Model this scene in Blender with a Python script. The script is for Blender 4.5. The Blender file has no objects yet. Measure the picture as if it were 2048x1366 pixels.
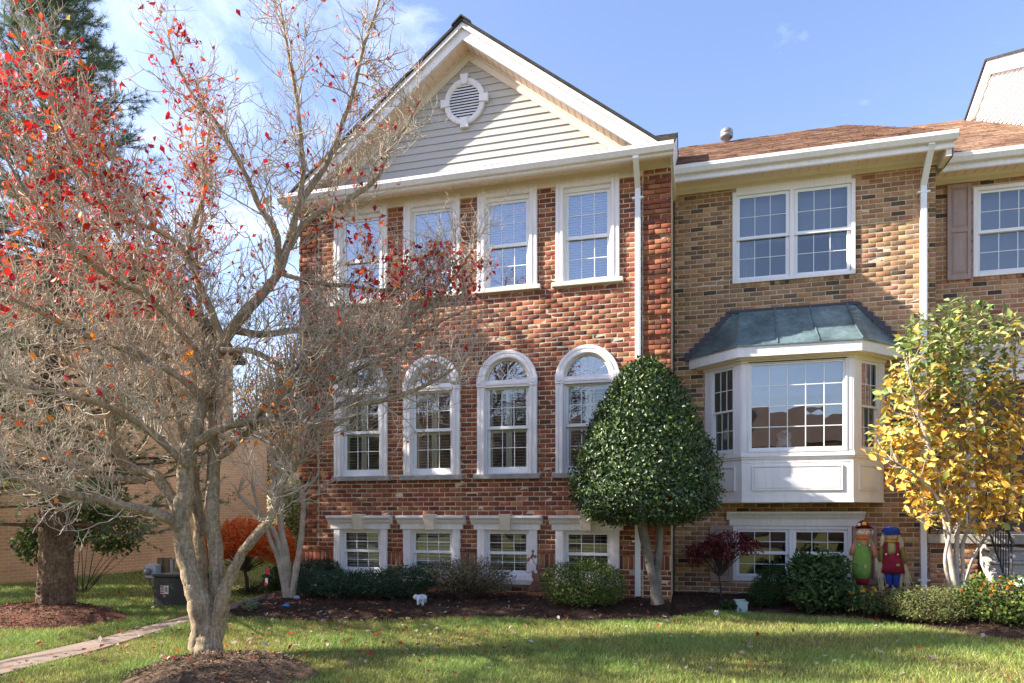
import bpy, math, random
import numpy as np
from mathutils import Matrix

# ------------------------------------------------------------------ camera, world, sun, exposure
S = bpy.context.scene
C = S.collection
F_PX, YH, YAW = 1365.33, 1029.85, math.radians(15.165)
CX, CY, CZ = 6.453, -11.297, 1.38
cam = bpy.data.cameras.new('camera'); cam.sensor_width = 36; cam.lens = 24
cam.shift_y = (YH - 683) / 2048; cam.clip_end = 3000
camo = bpy.data.objects.new('camera', cam); C.objects.link(camo)
camo.location = (CX, CY, CZ); camo.rotation_euler = (math.pi/2, 0, YAW); S.camera = camo

SUN_AZ, SUN_EL = math.radians(71.2), math.radians(34)      # azimuth left of the facade normal
SV = np.array([-math.sin(SUN_AZ)*math.cos(SUN_EL), -math.cos(SUN_AZ)*math.cos(SUN_EL), math.sin(SUN_EL)])
w = bpy.data.worlds.new('World'); S.world = w; w.use_nodes = True
nt = w.node_tree; nt.nodes.clear()
out = nt.nodes.new('ShaderNodeOutputWorld'); bg = nt.nodes.new('ShaderNodeBackground')
sky = nt.nodes.new('ShaderNodeTexSky'); sky.sky_type = 'NISHITA'; sky.sun_disc = False
sky.sun_elevation = SUN_EL; sky.sun_rotation = math.pi + SUN_AZ
sky.air_density = 1.25; sky.dust_density = 1.0; sky.ozone_density = 2.6; sky.altitude = 60
tc = nt.nodes.new('ShaderNodeTexCoord'); mp = nt.nodes.new('ShaderNodeMapping')
mp.inputs['Scale'].default_value = (1.1, 2.6, 3.4); mp.inputs['Rotation'].default_value = (0.2, 0.35, 0.5); mp.inputs['Location'].default_value = (3.1, 1.7, 0.4)
nz = nt.nodes.new('ShaderNodeTexNoise'); nz.inputs['Scale'].default_value = 1.5; nz.inputs['Detail'].default_value = 8
nz.inputs['Roughness'].default_value = 0.62; nz.inputs['Distortion'].default_value = 0.6
rp = nt.nodes.new('ShaderNodeValToRGB'); rp.color_ramp.elements[0].position = 0.52; rp.color_ramp.elements[1].position = 0.80
rp.color_ramp.elements[1].color = (0.5, 0.5, 0.5, 1)
mx = nt.nodes.new('ShaderNodeMix'); mx.data_type = 'RGBA'
mx.inputs[7].default_value = (8.6, 9.0, 9.8, 1)
L = nt.links.new
L(tc.outputs['Generated'], mp.inputs['Vector']); L(mp.outputs[0], nz.inputs['Vector']); L(nz.outputs['Fac'], rp.inputs['Fac'])
tn = nt.nodes.new('ShaderNodeMix'); tn.data_type = 'RGBA'; tn.blend_type = 'MULTIPLY'; tn.inputs[0].default_value = 1; tn.inputs[7].default_value = (1.03, .94, 1.04, 1)
L(sky.outputs[0], tn.inputs[6]); L(rp.outputs['Color'], mx.inputs[0]); L(tn.outputs[2], mx.inputs[6]); L(mx.outputs[2], bg.inputs['Color'])
bg.inputs['Strength'].default_value = 0.105; L(bg.outputs[0], out.inputs['Surface'])
sl = bpy.data.lights.new('sun', 'SUN'); sl.energy = 5.0; sl.angle = math.radians(0.55); sl.color = (1.0, 0.93, 0.82)
so = bpy.data.objects.new('sun', sl); C.objects.link(so); so.location = tuple(SV*60)
so.rotation_euler = (math.pi/2 - SUN_EL, 0, math.atan2(SV[1], SV[0]) + math.pi/2)
S.view_settings.view_transform = 'Standard'; S.view_settings.look = 'None'
S.view_settings.exposure = 1.6; S.view_settings.gamma = 1
S.render.engine = 'CYCLES'
cy = S.cycles; cy.use_denoising = True; cy.max_bounces = 7; cy.diffuse_bounces = 4; cy.glossy_bounces = 3
cy.transmission_bounces = 3; cy.transparent_max_bounces = 16; cy.caustics_reflective = False; cy.caustics_refractive = False
cy.sample_clamp_indirect = 6

# ------------------------------------------------------------------ projection helpers (pixels of the 2048 photo)
_s, _c = math.sin(YAW), math.cos(YAW)
def ray(x, y):
    a = (x - 1024) / F_PX; b = (YH - y) / F_PX
    return np.array([_c*a - _s, _s*a + _c, b])
EYE = np.array([CX, CY, CZ])
def onY(x, y, Y):
    d = ray(x, y); return EYE + d * ((Y - CY) / d[1])
def atZ(x, y, depth):                     # depth along the optical axis
    return EYE + ray(x, y) * depth
def gz(x, y):                             # lawn height
    return -0.17 + 0.022 * np.minimum(0, np.asarray(y) + 2.0)
def ground(x, y, dz=0.0):
    d = ray(x, y); z = -0.2
    for _ in range(12):
        p = EYE + d * ((z - CZ) / d[2]); z = float(gz(p[0], p[1])) + dz
    return EYE + d * ((z - CZ) / d[2])
def proj(P):
    P = np.atleast_2d(P); d = P - EYE
    zz = -_s*d[:, 0] + _c*d[:, 1]; r = _c*d[:, 0] + _s*d[:, 1]
    return 1024 + F_PX*r/zz, YH - F_PX*d[:, 2]/zz

rng = np.random.default_rng(7); random.seed(7)

# ------------------------------------------------------------------ object helpers
def tag(o, label=None, cat=None, group=None, kind=None):
    if label: o['label'] = label
    if cat: o['category'] = cat
    if group: o['group'] = group
    if kind: o['kind'] = kind
    return o
def adopt(o, p):
    if p is not None:
        o.parent = p
        if p.type == 'EMPTY': o.matrix_parent_inverse = Matrix.Translation(-p.location)
    return o
def thing(name, label, cat, loc, group=None):
    o = bpy.data.objects.new(name, None); o.empty_display_size = .2; C.objects.link(o); o.location = tuple(float(v) for v in loc)
    return tag(o, label, cat, group)
def make_obj(name, me, mat, parent=None, kind=None):
    o = bpy.data.objects.new(name, me); C.objects.link(o)
    if mat is not None and not me.materials: me.materials.append(mat)
    adopt(o, parent)
    if kind: o['kind'] = kind
    return o
def np_mesh(name, v, f, col=None, smooth=False):
    v = np.ascontiguousarray(v, dtype=np.float32).reshape(-1, 3); f = np.ascontiguousarray(f, dtype=np.int32)
    k = f.shape[1]; n = f.shape[0]
    me = bpy.data.meshes.new(name)
    me.vertices.add(len(v)); me.vertices.foreach_set('co', v.ravel())
    me.loops.add(n*k); me.loops.foreach_set('vertex_index', f.ravel())
    me.polygons.add(n); me.polygons.foreach_set('loop_start', np.arange(0, n*k, k, dtype=np.int32))
    me.polygons.foreach_set('loop_total', np.full(n, k, dtype=np.int32))
    if smooth: me.polygons.foreach_set('use_smooth', np.ones(n, dtype=bool))
    if col is not None:
        a = me.color_attributes.new('col', 'FLOAT_COLOR', 'POINT')
        c4 = np.ones((len(v), 4), dtype=np.float32); c4[:, :3] = col; a.data.foreach_set('color', c4.ravel())
    me.update(calc_edges=True); return me
class MB:
    def __init__(s, tf=None): s.v = []; s.f = []; s.tf = tf
    def add(s, vs, fs):
        b = len(s.v); s.v += [tuple(s.tf(*p)) if s.tf else tuple(p) for p in vs]; s.f += [tuple(b+i for i in q) for q in fs]
        return s
    def box(s, x0, x1, y0, y1, z0, z1):
        return s.add([(x0,y0,z0),(x1,y0,z0),(x1,y1,z0),(x0,y1,z0),(x0,y0,z1),(x1,y0,z1),(x1,y1,z1),(x0,y1,z1)],
              [(0,3,2,1),(4,5,6,7),(0,1,5,4),(1,2,6,5),(2,3,7,6),(3,0,4,7)])
    def prism(s, prof, x0, x1):           # closed profile (y,z) swept along x
        n = len(prof); vs = [(x0, y, z) for y, z in prof] + [(x1, y, z) for y, z in prof]
        fs = [(i, (i+1) % n, n+(i+1) % n, n+i) for i in range(n)] + [tuple(range(n-1, -1, -1)), tuple(range(n, 2*n))]
        return s.add(vs, fs)
    def plate(s, poly, y0, y1):           # closed polygon (x,z) with thickness along y
        n = len(poly); vs = [(x, y0, z) for x, z in poly] + [(x, y1, z) for x, z in poly]
        fs = [(i, n+i, n+(i+1) % n, (i+1) % n) for i in range(n)] + [tuple(range(n)), tuple(range(2*n-1, n-1, -1))]
        return s.add(vs, fs)
    def flat(s, poly, z0, z1):            # closed polygon (x,y) with thickness along z
        n = len(poly); vs = [(x, y, z0) for x, y in poly] + [(x, y, z1) for x, y in poly]
        fs = [(i, (i+1) % n, n+(i+1) % n, n+i) for i in range(n)] + [tuple(range(n-1, -1, -1)), tuple(range(n, 2*n))]
        return s.add(vs, fs)
    def tube(s, pts, rad, sides=8, cap=True):
        pts = np.array(pts, float); n = len(pts); rad = np.broadcast_to(np.asarray(rad, float), (n,))
        t = np.gradient(pts, axis=0); t /= np.linalg.norm(t, axis=1)[:, None] + 1e-9
        ref = np.array([0.13, 0.31, 1.0]) if abs(t[0][2]) < .8 else np.array([1.0, 0.2, 0.1])
        a = np.cross(t, ref); a /= np.linalg.norm(a, axis=1)[:, None] + 1e-9; b = np.cross(t, a)
        vs = []
        for i in range(n):
            for k in range(sides):
                q = 2*math.pi*k/sides; vs.append(pts[i] + rad[i]*(math.cos(q)*a[i] + math.sin(q)*b[i]))
        fs = [(i*sides+k, i*sides+(k+1) % sides, (i+1)*sides+(k+1) % sides, (i+1)*sides+k) for i in range(n-1) for k in range(sides)]
        if cap: fs += [tuple(range(sides-1, -1, -1)), tuple((n-1)*sides+k for k in range(sides))]
        return s.add(vs, fs)
    def ball(s, c, r, nu=12, nv=8, warp=None):
        r = np.broadcast_to(np.asarray(r, float), (3,)); vs = []; fs = []
        for j in range(nv+1):
            th = math.pi*j/nv
            for i in range(nu):
                ph = 2*math.pi*i/nu
                p = np.array([math.sin(th)*math.cos(ph), math.sin(th)*math.sin(ph), math.cos(th)])
                if warp: p = warp(p)
                vs.append(np.array(c) + p*r)
        for j in range(nv):
            for i in range(nu):
                fs.append((j*nu+i, (j+1)*nu+i, (j+1)*nu+(i+1) % nu, j*nu+(i+1) % nu))
        return s.add(vs, fs)
    def lathe(s, c, prof, nu=14, sx=1, sy=1):
        vs = []; fs = []; n = len(prof)
        for r, z in prof:
            for i in range(nu):
                ph = 2*math.pi*i/nu; vs.append((c[0]+sx*r*math.cos(ph), c[1]+sy*r*math.sin(ph), c[2]+z))
        for j in range(n-1):
            for i in range(nu): fs.append((j*nu+i, j*nu+(i+1) % nu, (j+1)*nu+(i+1) % nu, (j+1)*nu+i))
        fs += [tuple(range(nu-1, -1, -1)), tuple((n-1)*nu+i for i in range(nu))]
        return s.add(vs, fs)
    def build(s, name, mat, parent=None, kind=None, smooth=False, bevel=0):
        me = bpy.data.meshes.new(name); me.from_pydata(s.v, [], s.f)
        if smooth: me.polygons.foreach_set('use_smooth', np.ones(len(me.polygons), dtype=bool))
        me.update(); o = make_obj(name, me, mat, parent, kind)
        if bevel:
            m = o.modifiers.new('bevel', 'BEVEL'); m.width = bevel; m.segments = 1; m.limit_method = 'ANGLE'
        return o

# ------------------------------------------------------------------ materials
def mat(name, color=(.5,.5,.5), rough=.6, spec=.3, bump=None, var=None, attr=False, metal=0, trans=0, streak=None):
    m = bpy.data.materials.new(name); m.use_nodes = True; t = m.node_tree; l = t.links.new
    b = t.nodes['Principled BSDF']; b.inputs['Roughness'].default_value = rough
    b.inputs['Specular IOR Level'].default_value = spec; b.inputs['Metallic'].default_value = metal
    co = t.nodes.new('ShaderNodeTexCoord')
    if attr:
        at = t.nodes.new('ShaderNodeAttribute'); at.attribute_name = 'col'; oi = t.nodes.new('ShaderNodeObjectInfo')
        mm = t.nodes.new('ShaderNodeMix'); mm.data_type = 'RGBA'; mm.blend_type = 'MULTIPLY'; mm.inputs[0].default_value = 1
        l(at.outputs['Color'], mm.inputs[6]); l(oi.outputs['Color'], mm.inputs[7]); src = mm.outputs[2]
    else:
        rgb = t.nodes.new('ShaderNodeRGB'); rgb.outputs[0].default_value = (*color, 1); src = rgb.outputs[0]
    def layer(src, scale, amt, sc3=None, detail=5):
        n = t.nodes.new('ShaderNodeTexNoise'); n.inputs['Scale'].default_value = scale; n.inputs['Detail'].default_value = detail
        vec = co.outputs['Object']
        if sc3:
            mpn = t.nodes.new('ShaderNodeMapping'); mpn.inputs['Scale'].default_value = sc3; l(vec, mpn.inputs[0]); vec = mpn.outputs[0]
        l(vec, n.inputs['Vector'])
        r = t.nodes.new('ShaderNodeMapRange'); r.inputs['From Min'].default_value = .3; r.inputs['From Max'].default_value = .7
        r.inputs['To Min'].default_value = 1-amt; r.inputs['To Max'].default_value = 1+amt*.6; l(n.outputs['Fac'], r.inputs['Value'])
        x = t.nodes.new('ShaderNodeVectorMath'); x.operation = 'SCALE'; l(src, x.inputs[0]); l(r.outputs[0], x.inputs['Scale'])
        return x.outputs[0]
    for vv in (var if isinstance(var, list) else [var] if var else []): src = layer(src, *vv)
    if streak: src = layer(src, streak[0], streak[1], streak[2])
    l(src, b.inputs['Base Color'])
    if bump:
        n = t.nodes.new('ShaderNodeTexNoise'); n.inputs['Scale'].default_value = bump[0]; n.inputs['Detail'].default_value = 6
        vec = co.outputs['Object']
        if len(bump) > 2:
            mpn = t.nodes.new('ShaderNodeMapping'); mpn.inputs['Scale'].default_value = bump[2]; l(vec, mpn.inputs[0]); vec = mpn.outputs[0]
        l(vec, n.inputs['Vector'])
        u = t.nodes.new('ShaderNodeBump'); u.inputs['Strength'].default_value = bump[1]; u.inputs['Distance'].default_value = .02
        l(n.outputs['Fac'], u.inputs['Height']); l(u.outputs[0], b.inputs['Normal'])
    if trans:
        tr = t.nodes.new('ShaderNodeBsdfTranslucent'); l(src, tr.inputs['Color'])
        ms = t.nodes.new('ShaderNodeMixShader'); ms.inputs[0].default_value = trans
        l(b.outputs[0], ms.inputs[1]); l(tr.outputs[0], ms.inputs[2]); l(ms.outputs[0], t.nodes['Material Output'].inputs['Surface'])
    return m
def glass_mat(name, refl, tint):
    m = bpy.data.materials.new(name); m.use_nodes = True; t = m.node_tree; t.nodes.remove(t.nodes['Principled BSDF'])
    g = t.nodes.new('ShaderNodeBsdfGlossy'); g.inputs['Roughness'].default_value = 0.0; g.inputs['Color'].default_value = (.93,.96,1,1)
    tr = t.nodes.new('ShaderNodeBsdfTransparent'); tr.inputs['Color'].default_value = (*tint, 1)
    lw = t.nodes.new('ShaderNodeFresnel'); lw.inputs['IOR'].default_value = 1.5
    r = t.nodes.new('ShaderNodeMapRange'); r.inputs['To Min'].default_value = refl; r.inputs['To Max'].default_value = 1.0
    n = t.nodes.new('ShaderNodeTexNoise'); n.inputs['Scale'].default_value = 2.2; n.inputs['Detail'].default_value = 1
    co = t.nodes.new('ShaderNodeTexCoord'); u = t.nodes.new('ShaderNodeBump'); u.inputs['Strength'].default_value = .06; u.inputs['Distance'].default_value = .05
    ms = t.nodes.new('ShaderNodeMixShader'); l = t.links.new
    l(co.outputs['Object'], n.inputs['Vector']); l(n.outputs['Fac'], u.inputs['Height']); l(u.outputs[0], g.inputs['Normal'])
    l(lw.outputs[0], r.inputs['Value']); l(r.outputs[0], ms.inputs[0]); l(tr.outputs[0], ms.inputs[1]); l(g.outputs[0], ms.inputs[2])
    l(ms.outputs[0], t.nodes['Material Output'].inputs['Surface']); return m
M = {}
M['white'] = mat('white_paint', (.84,.80,.79), .45, .35, bump=(60,.04), var=(3,.05), streak=(4,.07,(6,6,.5)))
M['vinyl'] = mat('white_vinyl', (.82,.83,.84), .35, .4, var=(5,.03))
M['cream'] = mat('cream_trim', (.79,.70,.59), .5, .3, bump=(40,.04), var=(3,.06))
M['soffit'] = mat('cream_soffit', (.88,.68,.56), .55, .25, var=(4,.07))
M['siding'] = mat('taupe_siding', (.50,.47,.43), .55, .3, bump=(30,.06,(1,8,12)), var=(2,.06))
M['sidingw'] = mat('white_siding', (.68,.68,.68), .5, .3, var=(2,.05))
M['stone'] = mat('grey_stone', (.36,.34,.31), .85, .2, bump=(40,.3), var=[(12,.2),(60,.15)])
M['lime'] = mat('pale_stone', (.66,.62,.55), .8, .2, bump=(40,.2), var=(10,.12))
M['brick'] = mat('red_brick', rough=.88, spec=.15, bump=(70,.55), var=[(25,.22),(140,.25)], attr=True)
M['brick2'] = mat('tan_brick', rough=.88, spec=.15, bump=(80,.4), var=[(18,.2),(120,.2)], attr=True)
M['mortar'] = mat('mortar', (.60,.50,.37), .95, .1, bump=(90,.3), var=[(2,.15),(40,.15)])
M['glassu'] = glass_mat('upper_glass', .15, (.97,.98,1))
M['glass'] = glass_mat('window_glass', .045, (.985,.99,.985))
M['glassb'] = glass_mat('bay_glass', .13, (.96,.97,.97))
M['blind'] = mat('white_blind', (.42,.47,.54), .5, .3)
M['mint'] = mat('pale_shutter_paint', (.80,.84,.74), .5, .3)
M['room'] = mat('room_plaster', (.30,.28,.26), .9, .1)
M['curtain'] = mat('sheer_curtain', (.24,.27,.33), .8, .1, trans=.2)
M['shd'] = mat('dark_shingle', (.055,.05,.047), .9, .15, bump=(50,.5), var=[(6,.3),(90,.3)])
M['shb'] = mat('brown_shingle', rough=.92, spec=.1, bump=(120,.5), var=[(9,.25),(110,.3)], attr=True)
M['copper'] = mat('patina_copper', (.18,.26,.275), .36, .5, bump=(5,.15), var=[(2.2,.45),(14,.25)], metal=.45)
M['flash'] = mat('dark_flashing', (.055,.05,.06), .5, .4, var=(8,.2))
M['mauve'] = mat('mauve_shutter', (.40,.285,.25), .6, .3, var=(6,.08), streak=(5,.08,(8,8,1)))
M['dark'] = mat('dark_void', (.02,.02,.022), .8, .1)
M['iron'] = mat('black_iron', (.025,.025,.027), .45, .5)
M['path'] = mat('path_concrete', (.27,.205,.165), .9, .15, bump=(60,.3), var=[(2,.2),(25,.15),(120,.15)])
M['conc'] = mat('concrete', (.42,.38,.34), .9, .15, bump=(60,.3), var=[(2,.18),(25,.15),(120,.12)])
M['vent'] = mat('grey_metal', (.26,.26,.28), .45, .5, metal=.5)
M['soil'] = mat('lawn_soil', (.15,.145,.055), .95, .05, bump=(30,.6), var=[(.6,.35),(6,.3),(60,.3)])
M['mulch'] = mat('mulch', (.075,.048,.035), .95, .05, bump=(60,1.0), var=[(4,.35),(50,.5)])
M['chips'] = mat('mulch_chips', rough=.95, spec=.05, attr=True)
M['grass'] = mat('grass_blades', rough=.6, spec=.2, attr=True, trans=.30)
M['leaf'] = mat('leaf', rough=.55, spec=.25, attr=True, trans=.35)
M['gloss'] = mat('glossy_leaf', rough=.36, spec=.4, attr=True, trans=.10)
M['needle'] = mat('needles', rough=.5, spec=.3, attr=True, trans=.25)
M['bark'] = mat('dogwood_bark', (.40,.315,.21), .92, .1, bump=(34,.5,(2,2,.8)), var=[(4,.25),(26,.35),(90,.3)], streak=(9,.35,(5,5,.6)))
M['twig'] = mat('dogwood_twig', (.50,.42,.33), .85, .15, var=(3,.25))
M['pbark'] = mat('pine_bark', (.21,.145,.10), .95, .08, bump=(22,1.0,(3,3,.45)), var=[(4,.3),(24,.4)], streak=(14,.45,(4,4,.5)))
M['hbark'] = mat('smooth_bark', (.46,.39,.31), .8, .15, bump=(25,.5,(1,1,.5)), var=[(6,.3),(40,.2)])
M['hollybark'] = mat('holly_bark', (.19,.165,.14), .85, .15, bump=(30,.6,(1,1,.5)), var=[(7,.35),(45,.3)])
M['dstem'] = mat('dark_stem', (.085,.06,.045), .9, .1, var=(10,.2))
M['fence'] = mat('weathered_wood', (.22,.17,.12), .9, .1, bump=(30,.4,(4,4,.4)), var=(6,.3))

# brick-textured wall for surfaces too far off to tell the bricks apart
def far_brick(name, c1, c2, mortar, sx=.22, sz=.0813):
    m = bpy.data.materials.new(name); m.use_nodes = True; t = m.node_tree; l = t.links.new; b = t.nodes['Principled BSDF']
    b.inputs['Roughness'].default_value = .9; b.inputs['Specular IOR Level'].default_value = .15
    co = t.nodes.new('ShaderNodeTexCoord'); sp = t.nodes.new('ShaderNodeSeparateXYZ'); ad = t.nodes.new('ShaderNodeMath')
    cb = t.nodes.new('ShaderNodeCombineXYZ'); br = t.nodes.new('ShaderNodeTexBrick')
    l(co.outputs['Object'], sp.inputs[0]); l(sp.outputs['X'], ad.inputs[0]); l(sp.outputs['Y'], ad.inputs[1])
    l(ad.outputs[0], cb.inputs['X']); l(sp.outputs['Z'], cb.inputs['Y']); l(cb.outputs[0], br.inputs['Vector'])
    br.inputs['Color1'].default_value = (*c1, 1); br.inputs['Color2'].default_value = (*c2, 1); br.inputs['Mortar'].default_value = (*mortar, 1)
    br.inputs['Scale'].default_value = 1; br.inputs['Brick Width'].default_value = sx; br.inputs['Row Height'].default_value = sz
    br.inputs['Mortar Size'].default_value = .006; br.inputs['Bias'].default_value = -.1
    n = t.nodes.new('ShaderNodeTexNoise'); n.inputs['Scale'].default_value = .8; n.inputs['Detail'].default_value = 6
    l(co.outputs['Object'], n.inputs['Vector'])
    r = t.nodes.new('ShaderNodeMapRange'); r.inputs['From Min'].default_value = .3; r.inputs['From Max'].default_value = .7
    r.inputs['To Min'].default_value = .82; r.inputs['To Max'].default_value = 1.15; l(n.outputs['Fac'], r.inputs[0])
    x = t.nodes.new('ShaderNodeVectorMath'); x.operation = 'SCALE'; l(br.outputs['Color'], x.inputs[0]); l(r.outputs[0], x.inputs['Scale'])
    l(x.outputs[0], b.inputs['Base Color'])
    u = t.nodes.new('ShaderNodeBump'); u.inputs['Strength'].default_value = .6; u.inputs['Distance'].default_value = .01
    inv = t.nodes.new('ShaderNodeMath'); inv.operation = 'SUBTRACT'; inv.inputs[0].default_value = 1; l(br.outputs['Fac'], inv.inputs[1])
    l(inv.outputs[0], u.inputs['Height']); l(u.outputs[0], b.inputs['Normal']); return m
M['nbrick'] = far_brick('neighbour_brick', (.58,.35,.195), (.48,.28,.15), (.66,.53,.38))
M['obrick'] = far_brick('opposite_brick', (.30,.15,.10), (.24,.12,.08), (.42,.35,.27))

# ------------------------------------------------------------------ ground, walk, bed
def ground_sheet():
    xs = np.concatenate([[-600,-120,-50,-28], np.arange(-18, 26, .4), [34,60,130,600]])
    ys = np.concatenate([[-600,-120,-60,-30], np.arange(-16, 18, .4), [28,60,130,900]])
    X, Y = np.meshgrid(xs, ys, indexing='ij'); Z = gz(X, np.maximum(Y, -16))
    Z = Z + .012*np.sin(X*1.7+Y*.6)*np.cos(Y*1.3-X*.4)
    n, k = X.shape; idx = np.arange(n*k).reshape(n, k)
    f = np.stack([idx[:-1,:-1], idx[1:,:-1], idx[1:,1:], idx[:-1,1:]], -1).reshape(-1, 4)
    make_obj('ground', np_mesh('ground', np.stack([X,Y,Z], -1), f, smooth=True), M['soil'], kind='structure')
ground_sheet()

def lerp_pts(pts, xs):
    pts = sorted(pts); return np.interp(xs, [p[0] for p in pts], [p[1] for p in pts])
EDGE = [tuple(ground(*p)[:2]) for p in ((466,1242),(600,1246),(900,1239),(1200,1244),(1330,1240),(1400,1229),(1500,1222),(1600,1226),(1700,1236),(1850,1256),(2048,1281))]
EDGE = [(-1.0, -1.35), (-.75, -2.1)] + EDGE + [(12.6, EDGE[-1][1]-.4)]
def bed_front(x): return lerp_pts(EDGE, x)
def bed_wall(x): return np.where(np.asarray(x) < 6.06, .06, 1.26)
def bed_z(x, y):
    x = np.asarray(x, float); y = np.asarray(y, float); a = bed_front(x); b = np.where(x < -.73, a+2.2, bed_wall(x))
    t = np.clip((y-a)/np.maximum(b-a, .2), 0, 1); s = np.clip(t*1.35, 0, 1); s = s*s*(3-2*s)
    return gz(x, y)*(1-s) + (-.01)*s + .018 + .012*np.sin(7*x+3*y)*np.sin(5*y-2*x)
def in_bed(x, y):
    a = bed_front(x); b = np.where(x < -.73, -.35, bed_wall(x)); return (x > -1.0) & (y > a) & (y < b)
def bed():
    V = []; Fs = []; off = 0
    for x0, x1, n in ((-1.0, -.735, 6), (-.735, 6.06, 130), (6.06, 12.6, 120)):
        xs = np.linspace(x0, x1, n); a = bed_front(xs); b = np.full(n, -.35) if x1 < -.7 else bed_wall((xs*0)+(x0+x1)/2)
        T = np.linspace(0, 1, 40); X = np.repeat(xs[:, None], 40, 1); Y = a[:, None]+(b-a)[:, None]*T[None]
        Z = bed_z(X, Y) + rng.normal(0, .006, X.shape); Z[:, 0] = gz(X[:, 0], Y[:, 0]) - .03
        idx = np.arange(n*40).reshape(n, 40)+off; off += n*40
        V.append(np.stack([X,Y,Z], -1).reshape(-1, 3)); Fs.append(np.stack([idx[:-1,:-1], idx[1:,:-1], idx[1:,1:], idx[:-1,1:]], -1).reshape(-1, 4))
    make_obj('mulch_bed', np_mesh('mulch_bed', np.concatenate(V), np.concatenate(Fs)), M['mulch'], kind='structure')
bed()

WALK_L = [tuple(ground(*p)[:2]) for p in ((-260,1393),(0,1325),(200,1280),(380,1232),(480,1205),(520,1192))]
WALK_R = [tuple(ground(*p)[:2]) for p in ((-260,1430),(0,1352),(200,1301),(330,1260),(440,1226),(500,1212))]
def walk():
    L_ = np.array(WALK_L); R_ = np.array(WALK_R)
    L_ = np.vstack([L_, [-1.75, 8]]); R_ = np.vstack([R_, [-1.05, 8]])
    def resample(P, n):
        d = np.r_[0, np.cumsum(np.linalg.norm(np.diff(P, axis=0), axis=1))]; q = np.linspace(0, d[-1], n)
        return np.stack([np.interp(q, d, P[:, i]) for i in (0, 1)], 1)
    n = 12; A = resample(L_, n*8+1); B = resample(R_, n*8+1)
    root = thing('front_path', None, None, (0, 0, -.2)); del_keys(root); root['kind'] = 'structure'
    for k in range(n):                                            # slabs with joints
        m = MB(); i0, i1 = k*8, k*8+8; vs = []; fs = []
        for i in range(i0, i1+1):
            e = .0
            for P in (A[i], B[i]):
                q = P.copy()
                if i == i0: q = q + (A[i+1]-A[i])*.02
                if i == i1: q = q - (A[i]-A[i-1])*.02
                z = float(gz(q[0], q[1])); vs += [(q[0], q[1], z-.05), (q[0], q[1], z+.022)]
        for i in range(8):
            b = i*4; fs += [(b+1, b+3, b+7, b+5), (b, b+1, b+5, b+4), (b+3, b+2, b+6, b+7)]
        fs += [(0, 2, 3, 1), (32, 33, 35, 34)]
        m.add(vs, fs); m.build('slab', M['path'], root)
    return A, B
def del_keys(o):
    for k in ('label', 'category', 'group'):
        if k in o: del o[k]
WA, WB = walk()
def in_walk(x, y):
    xl = np.interp(y, WA[:, 1], WA[:, 0]); xr = np.interp(y, WB[:, 1], WB[:, 0]); return (x > np.minimum(xl, xr)-.03) & (x < np.maximum(xl, xr)+.03)

DOG = ground(414, 1307, .06)                                     # dogwood base, on its mound
PINE = ground(108, 1226, .06)
MOUNDS = [('mulch_mound', DOG + np.array([.66, -.62, 0]), .92, .82, .20, (.17,.115,.075)),
          ('mulch_mound', PINE + np.array([-.1, -.2, 0]), 1.35, .95, .22, (.17,.08,.055))]
def mound_h(x, y):
    h = np.zeros(np.shape(x))
    for _, c, rx, ry, hh, _c2 in MOUNDS:
        d = ((x-c[0])/rx)**2 + ((y-c[1])/ry)**2; h = np.maximum(h, hh*np.clip(1-d, 0, 1)**.8)
    return h
M['mound'] = mat('mound_mulch', rough=.95, spec=.05, bump=(55,1.0), var=[(5,.3),(55,.45)], attr=True)
for nm, c, rx, ry, hh, colr in MOUNDS:
    nr, na = 26, 72; R = np.linspace(0, 1.04, nr); A_ = np.linspace(0, 2*np.pi, na, endpoint=False)
    RR, AA = np.meshgrid(R, A_, indexing='ij'); wob = 1+.07*np.sin(3*AA+1)+.05*np.sin(5*AA)
    X = c[0]+rx*RR*np.cos(AA)*wob; Y = c[1]+ry*RR*np.sin(AA)*wob
    Z = gz(X, Y)+hh*np.clip(1-RR**2, 0, 1)**.8 - .03*(RR > 1) + rng.normal(0, .007, X.shape)
    idx = np.arange(nr*na).reshape(nr, na); nx = np.roll(idx, -1, 1)
    f = np.stack([idx[:-1], idx[1:], nx[1:], nx[:-1]], -1).reshape(-1, 4)
    o = make_obj(nm, np_mesh(nm, np.stack([X,Y,Z], -1), f, col=np.array(colr)), M['mound'], kind='structure')

# ------------------------------------------------------------------ brick laying
BF = np.array([(0,1,2,3),(4,5,1,0),(5,6,2,1),(6,7,3,2),(7,4,0,3),(8,9,5,4),(9,10,6,5),(10,11,7,6),(11,8,4,7)])
def brick_verts(n, Ln, H, depth, jit):
    Ln = np.broadcast_to(Ln, (n,)); H = np.broadcast_to(H, (n,)); v = np.zeros((n, 12, 3))
    sx = np.array([-1,1,1,-1]); sz = np.array([-1,-1,1,1]); ch = .003
    for i in range(4):
        v[:, i] = np.stack([sx[i]*(Ln/2-ch), np.zeros(n), sz[i]*(H/2-ch)], 1)
        v[:, 4+i] = np.stack([sx[i]*Ln/2, np.full(n, ch), sz[i]*H/2], 1)
        v[:, 8+i] = np.stack([sx[i]*Ln/2, np.full(n, depth), sz[i]*H/2], 1)
    j = rng.normal(0, jit, (n, 4, 3)); v[:, 0:4] += j*np.array([.6, .9, .8]); v[:, 4:8] += j*np.array([.6, .3, .8])
    return v
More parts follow.
